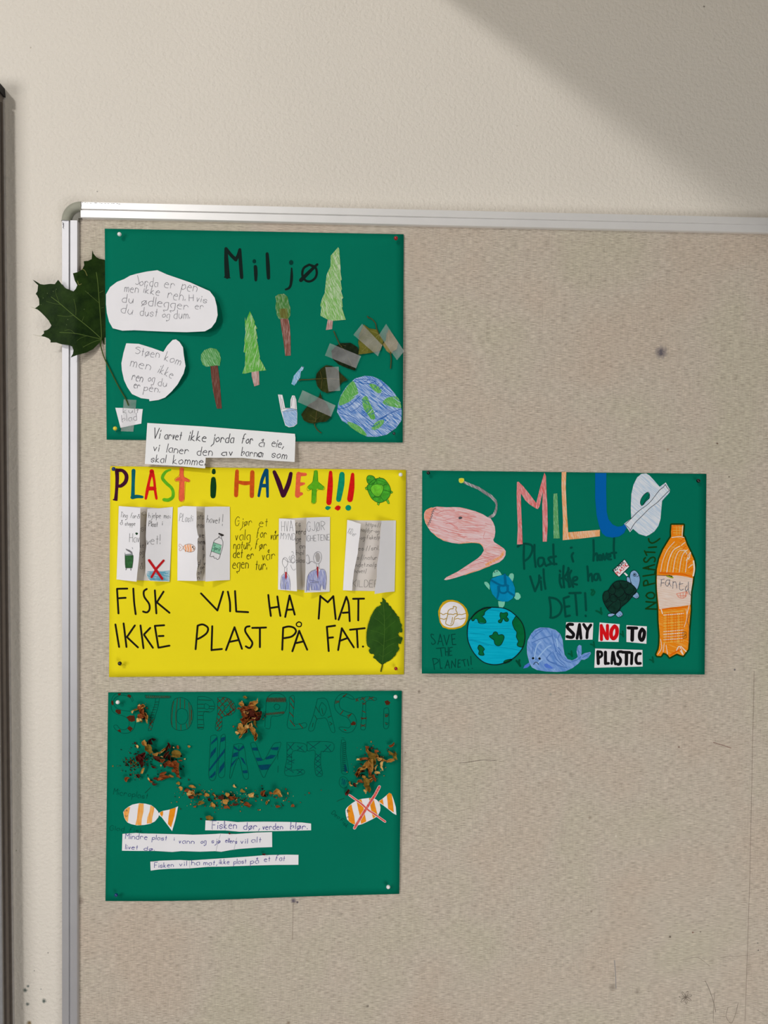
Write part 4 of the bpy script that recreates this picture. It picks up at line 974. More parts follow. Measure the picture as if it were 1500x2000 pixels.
# marker text straight on the card
g = G(HC); dgm = flat('dark_green_marker', 0, 72, 60, var=.06); olv = flat('olive_marker', 18, 60, 18, var=.08)
for s_ in ("60,148 100,122 150,118", "125,140 122,260 128,380", "150,118 205,135 212,190 180,260 130,300", "235,130 235,250 248,360", "320,265 280,270 272,320 290,355 325,330 335,280", "328,270 345,330 360,350",
           "410,255 380,270 395,300 410,325 375,340", "432,125 435,240 440,335", "395,265 460,250", "400,325 465,330", "615,160 625,158", "640,215 625,245 640,305",
           "852,80 855,200 852,295", "858,245 880,218 892,235 892,292", "932,240 912,240 908,280 930,285 936,240 942,288", "954,225 970,288 990,220", "1000,258 1030,250 1020,225 1000,240 1002,275 1036,282", "1068,60 1065,180 1075,268", "1040,215 1090,212",
           "190,460 215,540 240,615", "240,615 280,520 285,450", "300,470 302,480", "302,510 308,600", "330,385 335,490 350,590",
           "500,400 505,410", "500,440 500,520 520,575", "540,350 535,450 545,575", "595,385 560,450 520,480", "555,480 590,520 610,565", "590,370 585,470 598,570", "620,400 600,460 640,570", "640,510 680,490 675,465 640,480 640,530 680,545",
           "788,355 795,430 798,505", "798,470 830,430 840,510", "905,435 865,440 860,490 890,495 905,440 925,500",
           "390,680 405,780 405,890", "390,680 470,700 520,770 500,850 440,890 400,890", "540,690 550,780 560,875", "540,690 595,670", "550,780 600,772", "560,880 605,870", "600,635 720,632", "662,640 672,750 680,865", "765,635 770,720 775,815", "770,870 772,875"):
    g.stroke(K4(s_), 4.4, PLAY, dgm)
for p in ("830,600 865,620 845,655 830,645 850,600", "880,820 905,830 935,850", "930,790 930,820 940,850 905,830"): g.stroke(K4(p), 3.6, PLAY, flat('faint_green_marker', 0, 84, 58))
for p in ("1320,1300 1345,1330 1370,1370", "1360,1290 1355,1320 1370,1368"): g.stroke(K7(p), 4.0, PLAY, flat('dark_heart_marker', 0, 70, 50))
for (x, y) in ((540, 500), (765, 405), (1058, 300), (1360, 560), (838, 75)):
    g.stroke(K8(f"{x-22},{y} {x},{y+8} {x+15},{y+28}"), 3.0, PLAY, flat('heart_green', 0, 84, 58)); g.stroke(K8(f"{x+8},{y-25} {x+12},{y} {x+16},{y+26}"), 3.4, PLAY, flat('heart_green', 0, 84, 58))
g.build_split('marker_writing', PC, 'dark green marker writing or heart', 4.5)
g = G(HC)
for s_ in ("218,955 185,945 190,985 225,1020 240,1060 205,1082 188,1060", "305,945 275,1080", "305,945 345,1100", "285,1045 330,1040", "355,960 390,1090", "390,1090 425,955", "455,950 470,1085", "455,950 505,945", "460,1015 500,1005", "470,1085 515,1082",
           "255,1135 355,1125", "310,1130 325,1240", "370,1125 380,1230", "412,1120 410,1235", "375,1180 410,1180", "430,1125 425,1230", "432,1125 468,1120", "430,1175 455,1170", "428,1230 462,1225",
           "205,1270 230,1415", "205,1270 260,1275 280,1310 225,1350", "295,1275 310,1402", "308,1400 332,1398", "405,1290 370,1400", "405,1290 430,1398", "380,1360 425,1352", "455,1395 460,1300", "460,1300 505,1385", "505,1385 510,1275",
           "545,1290 540,1385", "545,1290 575,1285", "545,1335 570,1330", "540,1388 575,1380", "590,1295 640,1280", "615,1290 635,1372", "665,1280 685,1365", "712,1240 718,1350", "682,1408 686,1410", "730,1400 734,1402"):
    g.stroke(K7(s_), 1.7, PLAY, flat('thin_green_pen', 0, 66, 56))
g.build_split('pen_letter', PC, 'thin dark green pen letter of SAVE THE PLANET!!', 2.0)
g = G(HC)
for s_ in ("290,1240 145,1235", "145,1235 285,1150", "285,1150 150,1140", "150,1060 175,1025 230,1015 265,1045 250,1090 190,1095 150,1060", "125,925 265,890", "118,925 122,870 165,855 180,915", "110,795 268,770", "268,770 272,735",
           "112,688 265,640", "112,688 270,710", "180,665 185,705", "142,548 122,568 128,598 155,606 180,585 205,556 240,540 268,550 273,580 262,602", "140,470 270,475", "130,455 160,515", "185,410 290,402", "185,290 195,330 235,350 290,325 335,290"):
    q = K6(s_); g.stroke(q, 3.1, PLAY, olv, len(q) > 2)
g.build_split('marker_letter', PC, 'olive marker letter of NO PLASTIC', 3.0)

# small turtle cut-out
tq = flat('shell_blue', 0, 132, 178, var=.1); ts = flat('skin_mint', 118, 196, 170, var=.08)
o, _ = cutout(HC, PC, 'paper_turtle', K7("990,205 1080,170 1165,150 1225,185 1270,250 1300,330 1300,410 1270,470 1210,510 1130,512 1060,480 1000,410 970,320 968,255"), tq, 'small blue shelled paper turtle above the globe', h=LY * 1.6)
g = G(HC)
for p in ("1003,185 1005,130 1040,90 1070,90 1105,120 1125,155", "1215,178 1235,140 1265,132 1285,150 1285,190 1268,245", "962,355 920,310 892,270 895,248 925,248 950,270 965,300", "1310,392 1345,392 1372,420 1378,455 1350,485 1320,488 1290,460", "1078,505 1168,512 1160,560 1140,590 1090,588 1080,550"):
    g.poly(K7(p), LY, ts, .0002)
g.build('head_and_flippers', o)
g = G(HC); tb = flat('shell_dark', 0, 98, 138)
for p, w_ in (("985,225 1060,270 1130,300 1190,290", 4), ("1165,155 1170,220 1175,290", 5), ("1075,310 1080,400 1062,470", 3.6), ("1100,300 1090,340 1110,390 1170,395 1210,350 1190,300", 3.6), ("1210,300 1205,370 1290,430", 4)):
    g.stroke(K7(p), w_, LY * 1.6 + PLAY, tb)
for x, y in ((1030, 118), (1062, 106)): g.disc(K7(x, y), 1.1, LY + PLAY, blk, 8)
g.build('shell_lines', o)
# round badge
gp = K7("280,690 278,640 300,580 340,520 400,490 470,488 540,505 610,550 660,610 682,690 670,760 640,820 580,860 500,880 420,880 340,855 300,790")
o, _ = cutout(HC, PC, 'paper_badge', gp, flat('gold_ring', 196, 158, 24, var=.12), 'round white and gold badge showing a floating bottle')
g = G(HC); gw = flat('badge_white', 222, 218, 222); gl_ = flat('gold_line', 172, 142, 52)
g.poly(K7("305,690 310,620 350,560 410,520 480,515 560,540 620,600 648,680 640,760 610,810 560,840 480,858 400,852 340,820 308,760"), hh, gw, closed_smooth=3)
for p in ("480,575 520,585 512,620 530,660 528,700 500,720 480,800 450,832 400,820 378,800 385,760 405,690 410,640 440,610 475,605 480,575", "290,665 320,670 345,685 380,670 410,670", "415,680 450,678 480,685 500,672 530,675", "530,690 560,680 590,685 620,675 645,670",
          "300,735 330,740 355,748 385,735", "505,745 540,735 570,745 600,740 635,732", "470,720 460,790", "450,800 448,815"):
    g.stroke(K7(p), 1.5, hh + PLAY, gl_)
g.build('badge_drawing', o)
# globe with black outline
g = G(HC)
gp = K7("985,588 1060,590 1150,600 1240,640 1315,700 1370,760 1410,830 1432,930 1430,1030 1405,1120 1350,1200 1280,1265 1200,1310 1100,1345 1000,1350 900,1325 820,1270 750,1190 700,1100 670,1000 668,880 685,780 720,730 780,660 870,605 930,590")
gc = catmull(gp, 4, True)
cy = pencil('felt_cyan', (0, 160, 190), (10, 172, 200), 1.55, .5, 500, 30)
o, _ = cutout(HC, PC, 'paper_planet', gc, cy, 'cyan paper planet with dark green land and a black rim')
land = flat('felt_land', 0, 98, 52, var=.12, scale=160); bko = flat('black_outline', 10, 22, 24)
for p in ("985,592 900,605 820,640 760,690 722,740 735,770 755,760 770,740 800,745 820,795 870,805 915,790 905,750 865,705 890,690 900,650 940,615",
          "1110,655 1140,665 1195,655 1205,690 1190,715 1215,745 1205,775 1170,770 1145,735 1120,790 1085,790 1080,765 1110,745 1100,700",
          "1320,705 1375,765 1415,840 1432,930 1430,1030 1405,1115 1340,1105 1330,1075 1345,1040 1318,980 1325,920 1290,870 1265,790 1290,740",
          "1040,912 1065,925 1080,955 1130,950 1158,980 1140,1040 1105,1095 1060,1098 1030,1070 1020,1025 985,1000 958,970 1000,955 1015,925",
          "825,1090 860,1105 895,1145 875,1175 890,1222 850,1228 815,1210 825,1170 805,1130", "1155,1305 1200,1285 1262,1278 1230,1310 1160,1335"):
    pt = catmull(K7(p), 3, True)
    g.poly(pt, hh, land); g.stroke(pt + [pt[0]], 1.1, hh + PLAY, bko, False)
cl = flat('felt_cyan_dark', 0, 140, 172)
for p in ("700,855 850,865 1000,875 1200,870 1290,885", "680,1015 760,1025 900,1065 1050,1110 1200,1130 1380,1165", "690,1025 780,1045 950,1095", "760,790 900,800 1050,795", "960,620 1100,640", "700,930 900,950"): g.stroke(K7(p), .9, hh, cl)
g.stroke(gc + [gc[0]], 1.6, hh + PLAY * 2, bko, False)
g.build('pen_strokes', o)
# whale
wc = K8("230,235 320,238 390,260 435,300 460,360 468,440 480,510 510,555 555,568 600,545 612,530 600,480 608,430 628,410 650,420 652,480 648,515 680,495 740,482 745,500 720,540 680,562 650,560 620,600 560,645 490,678 400,685 290,680 200,665 150,640 125,600 115,560 100,500 98,430 105,370 140,300 180,255")
wb = pencil('felt_whale', (92, 134, 200), (130, 164, 216), .7, .5, 260, 60)
o, _ = cutout(HC, PC, 'paper_whale', wc, wb, 'blue sad faced paper whale')
g = G(HC); g.poly(K8("120,590 128,620 105,640 62,650 75,620"), LY * .8, flat('fin_blue', 78, 116, 205), .0002); g.poly(K8("275,605 300,598 340,625 362,645 350,655 290,640 272,620"), hh, flat('fin_blue', 78, 116, 205))
wl_ = flat('whale_line', 70, 112, 182); wlt = flat('whale_light', 150, 184, 226)
for p in ("150,350 200,300 260,260", "150,390 240,350 350,320", "350,270 360,350 380,420 390,480", "430,300 400,400 440,470", "345,490 300,560 420,620 500,640", "360,480 400,560 470,620", "400,500 430,560 480,600", "310,560 330,580 400,600",
          "420,470 470,560 540,590", "610,430 625,520", "660,540 735,495", "550,580 610,560 645,530", "160,430 150,500", "180,280 240,250 300,250", "370,400 400,480 440,520"):
    g.stroke(K8(p), 1.3, hh, wl_)
for p in ("180,500 200,420 240,380", "210,540 300,440 340,420", "200,600 250,560", "400,350 410,430", "170,560 180,500"): g.stroke(K8(p), 2.4, hh, wlt)
for x, y in ((161, 547), (226, 550)): g.disc(K8(x, y), 2.3, hh + PLAY * 2, bko, 12)
g.stroke(K8("165,612 180,590 200,588 218,610"), 1.1, hh + PLAY * 2, bko); g.stroke(K8("365,680 375,650 380,665 385,645"), .6, hh + PLAY, wlt)
g.build('felt_strokes', o)
# word cards
bf = flat('black_felt', 14, 12, 14, rough=.45, var=.04); rf = flat('red_felt', 206, 10, 20, rough=.45, var=.06)
def wcard(pts, label, strokes, m):
    o, _ = cutout(HC, PC, 'word_card', K8(pts), WP, label)
    g = G(HC)
    for s_, w_ in strokes: q = K8(s_); g.stroke(q, w_ * 1.35 / K8.s, hh, m, len(q) > 2)
    g.build('lettering', o)
wcard("495,182 770,188 762,358 486,362", 'white word card SAY', [("560,205 520,205 508,235 545,275 570,305 555,335 505,328", 24), ("630,205 605,345", 22), ("630,205 645,345", 22), ("612,300 640,300", 18), ("672,205 712,265", 22), ("745,210 712,265 705,340", 22)], bf)
wcard("833,185 1036,202 1025,382 820,378", 'white word card NO in red', [("850,215 852,358", 24), ("852,225 905,345", 24), ("912,215 912,350", 24), ("985,222 955,260 950,320 975,348 1005,310 1008,250 985,222", 28)], rf)
wcard("1104,212 1310,224 1306,400 1104,382", 'white word card TO', [("1122,240 1208,242", 24), ("1165,245 1162,362", 28), ("1262,252 1240,290 1238,340 1260,365 1280,330 1285,280 1262,252", 26)], bf)
wcard("788,448 1266,462 1268,630 780,642", 'wide white word card PLASTIC', [("815,480 820,600", 24), ("815,480 850,485 855,520 820,545", 20), ("892,485 892,600", 24), ("892,600 925,598", 20), ("965,485 955,600", 20), ("970,485 992,605", 20), ("960,565 985,562", 16),
      ("1055,480 1020,485 1018,520 1045,560 1035,605 1010,605", 22), ("1062,485 1140,488", 22), ("1105,490 1103,605", 26), ("1160,495 1155,602", 22), ("1245,500 1215,505 1200,550 1210,595 1245,598", 22)], bf)
# dark turtle holding a sign
shell = K5("380,930 440,840 510,770 600,742 700,750 800,785 880,850 930,920 900,985 860,1030 830,1070 760,1150 690,1210 640,1250 600,1310 560,1360 500,1385 430,1360 370,1300 310,1200 280,1120 275,1030 310,960")
o, _ = cutout(HC, PC, 'paper_turtle', shell, flat('shell_dark_green', 14, 50, 40, var=.3, scale=150), 'dark shelled paper turtle holding a protest sign', h=LY * 1.7)
g = G(HC); sk = pencil('skin_blue', (120, 158, 200), (142, 174, 210), .9, .5, 500, 100)
parts = ("800,640 825,570 880,540 930,560 975,620 998,700 990,790 965,870 935,925 900,880 840,820 805,700", "738,680 760,665 800,690 820,790 780,780 745,750", "940,965 975,1010 980,1060 930,1090 880,1070 850,1040 900,1000", "600,1330 655,1370 658,1420 590,1455 540,1430 530,1390", "370,1410 400,1385 500,1380 510,1400 450,1440 385,1442")
for p in parts:
    pt = catmull(K5(p), 3, True); g.poly(pt, LY, sk, .0002); g.stroke(pt + [pt[0]], .95, LY + PLAY, bko, False)
g.build('head_and_feet', o, 'pale blue head and feet')
g = G(HC); g.poly(K5("465,540 700,325 795,465 590,670"), LY * 1.5, WP, .0002); q = K5("465,540 700,325 795,465 590,670"); g.stroke(q + [q[0]], 1.0, LY * 1.5 + PLAY, bko, False)
g.poly(K5("680,595 710,580 765,635 740,655"), LY * 1.2, WP, .0002)
g.build('protest_sign', o, 'small white sign reading NO MORE PLASTIC')
g = G(HC); a0, a1 = K5(510, 575), K5(575, 515)
hs = LY * 1.5 + PLAY * 1.5
word(g, 'NO', K5(505, 570), K5(570, 512), 2.6, 1.0, hs, bko, 0, .1); word(g, 'MORE', K5(592, 488), K5(708, 385), 2.6, 1.0, hs, bko, 0, .1); word(g, 'PLASTIC', K5(565, 638), K5(770, 440), 3.3, 1.1, hs, rf, 0, .1)
g.build('sign_lettering', o)
g = G(HC); hs = LY * 1.7 + PLAY
for p in ("380,930 395,980 470,1010 520,960 510,890 470,800", "470,830 500,880 570,905 620,860 600,790 590,745", "620,790 650,860 710,890 760,850 750,790", "400,985 405,1060 340,1140 290,1150", "520,960 500,1020 580,1070 680,1000 690,930 630,870", "410,1100 420,1040 480,1010 550,1060 540,1130 480,1160 420,1130 410,1100",
          "590,1080 600,1110 660,1140 720,1090 735,1030 700,960", "690,930 730,990 800,1010 870,950 880,880", "360,1280 420,1220 480,1165", "550,1090 600,1130 620,1200 600,1290 520,1380", "740,1010 790,1040 760,1120", "800,1010 830,1070", "310,1180 400,1130"):
    g.stroke(K5(p), 1.1, hs, bko)
q = catmull(shell, 3, True); g.stroke(q + [q[0]], 1.3, hs, bko, False)
hh5 = LY + PLAY * 2
q = K5("868,630 880,600 915,600 925,630 905,655 878,652 868,630"); g.stroke(q, .8, hh5, bko); g.disc(K5(895, 625), 1.6, hh5, bko, 8); g.stroke(K5("930,662 955,655 978,640"), .8, hh5, bko)
for p in ("920,1055 935,1070", "945,1040 965,1055", "590,1420 610,1440", "620,1400 640,1425"): g.stroke(K5(p), .8, hh5, bko, False)
g.build('shell_lines', o)
# orange bottle
bt_ = K6("495,105 655,105 645,230 648,265 665,270 700,370 745,460 790,560 808,640 800,720 785,800 778,880 755,1000 748,1150 750,1250 738,1400 725,1550 722,1700 715,1780 650,1868 610,1855 565,1838 520,1860 468,1888 440,1850 415,1835 380,1825 350,1870 300,1868 290,1850 320,1780 330,1720 335,1600 320,1400 315,1200 298,1000 292,850 298,700 330,560 380,440 440,340 490,262 488,200")
g = G(HC); q = bt_
g.stroke(q + [q[0]], 6.4, PLAY, olv, False)
g.build('marker_outline', PC, 'thick dark olive outline around the orange bottle')
om = pencil('felt_orange', (238, 132, 18), (240, 170, 80), 1.2, .75, 700, 50)
o, _ = cutout(HC, PC, 'paper_bottle', bt_, om, 'large orange paper bottle with a pale label')
g = G(HC)
g.poly(K6("298,785 400,790 560,785 660,798 780,825 770,920 755,1010 748,1180 600,1205 480,1215 330,1245 312,1100 298,950"), hh, pencil('label_paper', (216, 190, 172), (226, 210, 200), 1.4, .5, 700, 60))
pw = flat('paper_gap', 232, 214, 196); od = flat('felt_orange_dark', 226, 104, 8); oy = flat('felt_yellow_orange', 240, 180, 80)
for i in range(9):
    x0 = 345 + i * 42; y0 = 740; g.stroke([K6(x0, y0), K6(x0 + 30, 590 - i * 6), K6(x0 + 95 - i * 3, 440 + i * 4), K6(min(x0 + 190 - i * 6, 660 + i * 8), 330 + i * 30)], rr.uniform(.9, 1.7), hh, oy if i % 2 else pw)
for i in range(9):
    t = i / 8; x = 660 + 130 * t; y = 290 + 400 * t; g.stroke([K6(x, y), K6(x - 26, y + 18), K6(x - 50, y + 42)], 1.5, hh, pw if i % 2 else od)
for i in range(12):
    y = 1275 + i * 37; q0 = 388; g.stroke([K6(q0, y + 8), K6(520, y - 2), K6(655, y - 14)], rr.uniform(.7, 1.9), hh, pw if i in (1, 7, 8, 9, 10) else oy)
for i in range(9):
    x = 405 + i * 30; g.stroke([K6(x, 1290), K6(x + 4, 1500), K6(x - 2, 1690)], rr.uniform(.6, 1.0), hh + PLAY, od if i % 3 else oy)
for p, w_, m in (("500,275 600,262 660,275", 1.6, pw), ("340,750 500,760 640,770 760,800", 3.2, od), ("330,1250 430,1235 600,1220 730,1205", 2.2, od), ("350,1230 372,1300", 2, pw), ("345,1640 360,1760 310,1850", 1.2, pw), ("395,1700 380,1820", 1.2, pw),
                 ("420,1720 440,1850", 1.2, pw), ("560,1800 600,1740 650,1850", 2, pw), ("620,1740 690,1810", 2, pw), ("600,1780 640,1840", 2, pw), ("480,1860 560,1810 620,1780", 3, od), ("690,1240 700,1350 665,1480", 1.0, pw), ("730,1190 700,1310", 1.6, pw),
                 ("500,120 640,115", 1.2, od), ("505,130 510,250", 1.2, od), ("645,120 636,250", 1.6, pw), ("560,120 565,240", 1, oy), ("600,120 600,240", 1, oy), ("510,180 640,180", 1, oy), ("510,210 640,215", 1, oy), ("790,590 800,700 785,790", 3, pw), ("735,1300 705,1400 730,1480 728,1700", .8, pk)):
    g.stroke(K6(p), w_, hh + PLAY, m)
g.stroke(K6("430,790 470,805 510,815"), 3.2, hh + PLAY, flat('leaf_lime', 150, 160, 30)); g.stroke(K6("460,785 500,800"), 2, hh + PLAY * 2, mdg)
slt = flat('slate_pen', 84, 92, 108)
for p in ("345,845 400,832", "358,845 350,935", "350,890 395,885", "470,850 430,850 410,900 440,930 465,880", "470,840 468,900 490,935", "515,860 510,965", "512,890 545,870 560,920 565,960", "608,870 600,960 625,985 655,970", "590,905 650,895", "705,920 680,960 690,1000 720,960", "722,870 720,960 735,1030 755,1055"):
    g.stroke(K6(p), .95, hh + PLAY * 2, slt)
cor = flat('coral_pen', 232, 120, 84)
for p in ("562,1030 620,1020 700,1005", "562,1030 585,1075 640,1095 690,1065 700,1005 720,1045", "610,1025 620,1085", "650,1015 650,1090", "690,1010 672,1075", "575,1060 690,1060"): g.stroke(K6(p), .8, hh + PLAY * 2, cor)
q = K6("645,1550 690,1545 695,1625 650,1635"); g.stroke(q + [q[0]], .8, hh + PLAY * 2, flat('stamp_brown', 120, 74, 20), False)
for p in ("660,1570 685,1590 660,1605", "665,1615 680,1580"): g.stroke(K6(p), .7, hh + PLAY * 2, flat('stamp_brown', 120, 74, 20))
g.stroke(K6("298,785 400,788 500,790"), .8, hh + PLAY * 2, pk)
g.build('felt_strokes', o)

# ------------------------------------------------------------------ poster four: green, lowest
g = G(HD); ol = flat('faint_pencil', 0, 64, 52); rd = flat('red_brown_pencil', 74, 34, 16, var=.25, scale=500); blu = flat('blue_pencil', 0, 62, 84, var=.2, scale=500); dk_ = flat('dark_line', 22, 48, 34)
def o1(v, lst, w_=.75, m=ol):
    for s_ in lst: q = v(s_); g.stroke(q, w_, PLAY, m, len(q) > 2)
def fillp(v, lst, m, h_=PLAY * .8):
    for s_ in lst: g.poly(v(s_), h_, m)
# S
o1(D1, ["455,220 430,150 370,112 270,102 180,125 135,200 128,300 150,370 220,415 310,440 380,490 390,570 350,630 290,640 240,610 215,575 180,572 165,595 200,640 280,685 370,690 440,650 478,570 475,470 430,380 350,365 290,355 220,330 170,280 165,210 200,160 290,130 370,150 420,190 440,235"])
fillp(D1, ["220,108 275,100 265,130 235,138", "372,125 415,130 420,165 400,175 362,155", "130,215 155,210 162,270 145,285 128,250", "200,340 270,350 270,410 235,412 188,375", "352,455 400,430 470,430 480,510 430,525 385,510", "360,620 400,585 448,620 410,668", "215,650 260,630 275,675 240,672"], rd)
# T
o1(D1, ["625,130 790,140 1005,150", "625,130 640,175 780,180 1000,172", "1005,150 1000,172", "780,180 760,300 715,430 670,655", "835,180 815,300 770,450 715,650", "670,655 715,650"])
o1(D1, [f"{650+i*28},{140} {640+i*28},{172}" for i in range(13)] + [f"{640+i*28},{142} {665+i*28},{172}" for i in range(12)], .8, rd)
o1(D1, [f"{770-i*14},{235+i*38} {825-i*13},{232+i*38}" for i in range(7)], .8, dk_); o1(D1, ["690,530 735,600", "740,500 690,590", "700,480 740,540", "760,480 690,560", "680,600 720,640"], 1.0, rd)
# O
o1(D1, ["1150,165 1060,190 1015,290 1002,430 1010,560 1060,630 1150,650 1250,625 1310,540 1328,420 1305,290 1240,200 1150,165", "1160,325 1105,350 1088,430 1098,520 1150,560 1210,545 1248,480 1250,410 1225,350 1160,325"])
o1(D1, ["1045,220 1030,300 1015,480 1020,600", "1100,180 1085,330 1075,420 1085,640", "1140,175 1140,325", "1205,195 1205,330", "1265,240 1275,400 1270,590", "1295,280 1300,420 1290,560", "1150,565 1150,655", "1230,550 1240,625", "1310,350 1308,500"], 1.2, flat('red_brown_line', 66, 58, 34))
# P P
o1(D2, ["118,620 118,200 150,155 240,158 330,200 372,290 350,355 290,385 205,395 208,620 118,620", "230,255 275,275 290,310 265,340 225,330 215,290 230,255"])
o1(D2, ["130,200 320,210", "120,265 215,265", "120,325 215,325", "290,295 365,295", "285,330 360,335", "125,375 290,372", "125,430 205,430", "125,492 205,492", "125,565 205,565", "120,600 205,602", "120,612 205,612"], 1.0, dk_)
o1(D2, ["415,165 410,400 385,560 380,630 420,655 465,640 478,560 485,455 600,425 670,370 678,320 650,240 570,180 490,160 415,165", "550,270 590,300 590,350 550,385 510,360 510,300 550,270"])
o1(D2, ["410,180 480,260 520,310", "405,290 460,350 520,440", "480,170 540,230", "520,160 410,240", "570,180 410,340", "620,220 440,430", "650,250 600,290", "580,190 665,320", "540,180 620,300 660,350", "600,300 660,370", "590,350 620,420", "540,400 590,430", "460,340 420,420", "420,400 480,470", "400,470 460,540", "395,540 440,620",
        "470,450 400,540", "475,510 395,600", "470,580 410,650", "520,440 640,350", "560,425 670,330"], 1.3, rd)
# P (hatched bars)
o1(D2, ["1105,600 1120,300 1130,190 1200,120 1290,105 1380,140 1425,230 1415,340 1370,410 1290,440 1200,450 1180,615 1115,615", "1280,262 1315,280 1325,310 1300,340 1260,340 1240,305 1255,270 1280,262"])
o1(D2, ["1130,180 " + " ".join(f"{1135+i*11},{(165 if i%2 else 238)}" for i in range(26)), "1120,400 " + " ".join(f"{1125+i*12},{(395 if i%2 else 430)-i*1.2:.0f}" for i in range(23))], .9, rd)
# L A S T i
o1(D3, ["150,130 210,130 200,430 340,430 330,490 135,490 150,300 150,130"]); o1(D3, ["165,135 205,190", "160,200 205,265", "155,310 200,360", "160,400 215,470", "265,440 310,495"], 1.5, rd)
o1(D3, ["480,150 585,155 640,330 685,525 640,528 585,385 520,380 470,395 435,515 375,510 430,350 480,150", "530,190 500,260 520,340 555,340 585,250 530,190"]); o1(D3, ["460,240 500,310", "445,340 475,390", "530,260 545,330", "430,430 420,480", "620,420 650,440", "625,460 655,440", "600,370 640,350"], 1.0, dk_)
o1(D3, ["915,155 880,115 800,85 730,110 685,180 685,260 740,330 820,365 860,410 870,460 840,490 770,480 730,490 770,530 830,548 890,530 930,470 935,400 900,330 820,300 760,270 735,220 750,150 810,125 870,150 915,155"])
o1(D3, ["780,120 815,100", "690,200 735,185", "750,330 780,290", "840,370 880,320", "830,350 870,330", "690,180 730,175", "790,510 815,520", "780,130 820,95", "870,450 920,420"], 1.4, rd); fillp(D3, ["870,440 900,410 930,430 925,455 880,460"], rd)
o1(D3, ["930,150 1000,130 1100,125 1165,140 1165,165 1060,175 1045,250 1050,400 1040,500 1010,515 985,490 1000,380 1010,250 1015,175"]); o1(D3, ["925,150 960,175", "955,145 930,180", "980,160 1040,135", "1000,135 1040,175", "1075,155 1140,130", "1085,130 1145,170", "1005,200 1045,215", "1045,190 1010,220", "1005,290 1045,310", "990,370 1055,385", "1055,370 995,390", "990,380 1050,375", "985,450 1045,475", "1040,450 990,475"], 1.3, rd)
q = D3("1265,180 1300,165 1335,190 1320,220 1285,222"); g.poly(q, PLAY, rd); o1(D3, ["1260,265 1310,260 1318,380 1310,485 1260,490 1255,380 1260,265", "1270,330 1310,320 1300,360 1270,350 1305,340", "1270,430 1305,430 1300,450 1275,455"], .9); o1(D3, ["1270,330 1305,350 1275,360 1305,330", "1275,430 1300,450"], 1.2, rd)
# second line: i HAVET
o1(D5, ["112,90 175,95 178,290 160,515 95,515 100,300 112,90", "215,90 258,85 255,300 250,490 190,490 195,300 215,90"])
fillp(D5, ["118,155 178,95 175,130 112,180", "112,260 168,200 160,250 105,320", "98,420 255,215 252,255 95,450", "212,110 258,98 255,135 210,155", "200,410 252,345 248,405 195,475", "95,510 160,440 160,480 120,515"], blu)
o1(D5, ["345,178 440,178 470,350 495,505 445,512 405,330 380,330 345,420 318,505 302,505 320,350 345,178", "395,185 395,320"]); fillp(D5, ["348,190 395,230 440,182 450,210 400,245 345,220", "340,265 390,250 385,295 328,305", "320,370 385,305 345,370 310,415", "408,302 440,318 472,390 440,360", "430,440 480,435 485,465 440,468"], blu)
o1(D5, ["512,165 565,165 640,335 740,180 790,158 820,165 780,290 690,430 655,508 630,490 590,390 540,260 512,165"]); fillp(D5, ["522,210 580,205 590,240 530,235", "565,310 625,310 635,340 580,345", "590,385 720,375 695,430 615,435", "715,210 800,200 790,235 730,230", "665,310 720,280 770,285 740,315 665,330"], blu)
o1(D5, ["790,240 788,330", "792,390 790,460", "880,155 1060,170 1072,250 940,245 930,400 930,435 1045,430 1040,480 865,485 880,320 880,155", "1085,150 1335,155 1342,245 1240,245 1225,260 1222,380 1240,485 1180,490 1160,380 1165,240 1090,240 1085,150", "885,300 930,310", "880,370 930,380"])
o1(D5, ["890,170 940,235", "955,160 880,245", "985,190 1055,245", "1040,190 985,235", "880,270 935,310", "925,270 880,310", "880,325 955,365", "960,330 885,360", "860,400 950,460", "925,410 865,445", "975,430 1040,470", "1040,430 985,475",
        "1090,155 1175,220", "1220,145 1110,225", "1270,180 1330,250", "1325,175 1245,255", "1175,270 1220,310", "1220,270 1165,320", "1165,325 1215,360", "1215,325 1170,365", "1165,375 1225,420", "1225,375 1170,420", "1175,430 1235,480", "1235,430 1180,490"], 1.0, flat('dark_blue_pencil', 6, 56, 62))
# exclamation mark box, its dot and small captions
o1(D6, ["345,140 420,165 430,400 470,730 355,750 335,560 330,350 345,140", "330,830 390,815 450,860 465,940 430,1010 370,1020 310,960 305,890 330,830", "350,100 400,110"]); o1(D6, [f"{350},{200+i*36} {425+i},{185+i*36} {355},{215+i*36}" for i in range(15)], .7); fillp(D6, ["395,600 430,600 455,720 400,730"], blu)
o1(D6, ["345,880 375,850 350,960", "375,960 405,860 390,980", "410,960 440,880"], 1.0, blu); o1(D6, ["260,1270 320,1240 400,1210"], .8, dk_)
o1(D4, ["500,810 540,770 575,735"], .9, dk_)
for a in (("Microplast", 145, 215, 600, 275, 40, 5),): wd(g, D7, *a[:7], ol, PLAY)
wd(g, D7, 'Glad fisk', 95, 690, 540, 725, 30, 5, ol, PLAY)
word(g, 'Dea', D6(160, 1490), D6(290, 1590), 4.0, .8, PLAY, ol); word(g, 'Fisk', D6(315, 1620), D6(440, 1750), 4.0, .8, PLAY, ol)
g.build_split('pencil_letter', PD, 'outlined pencil letter with hatching or stripes', 3.5)
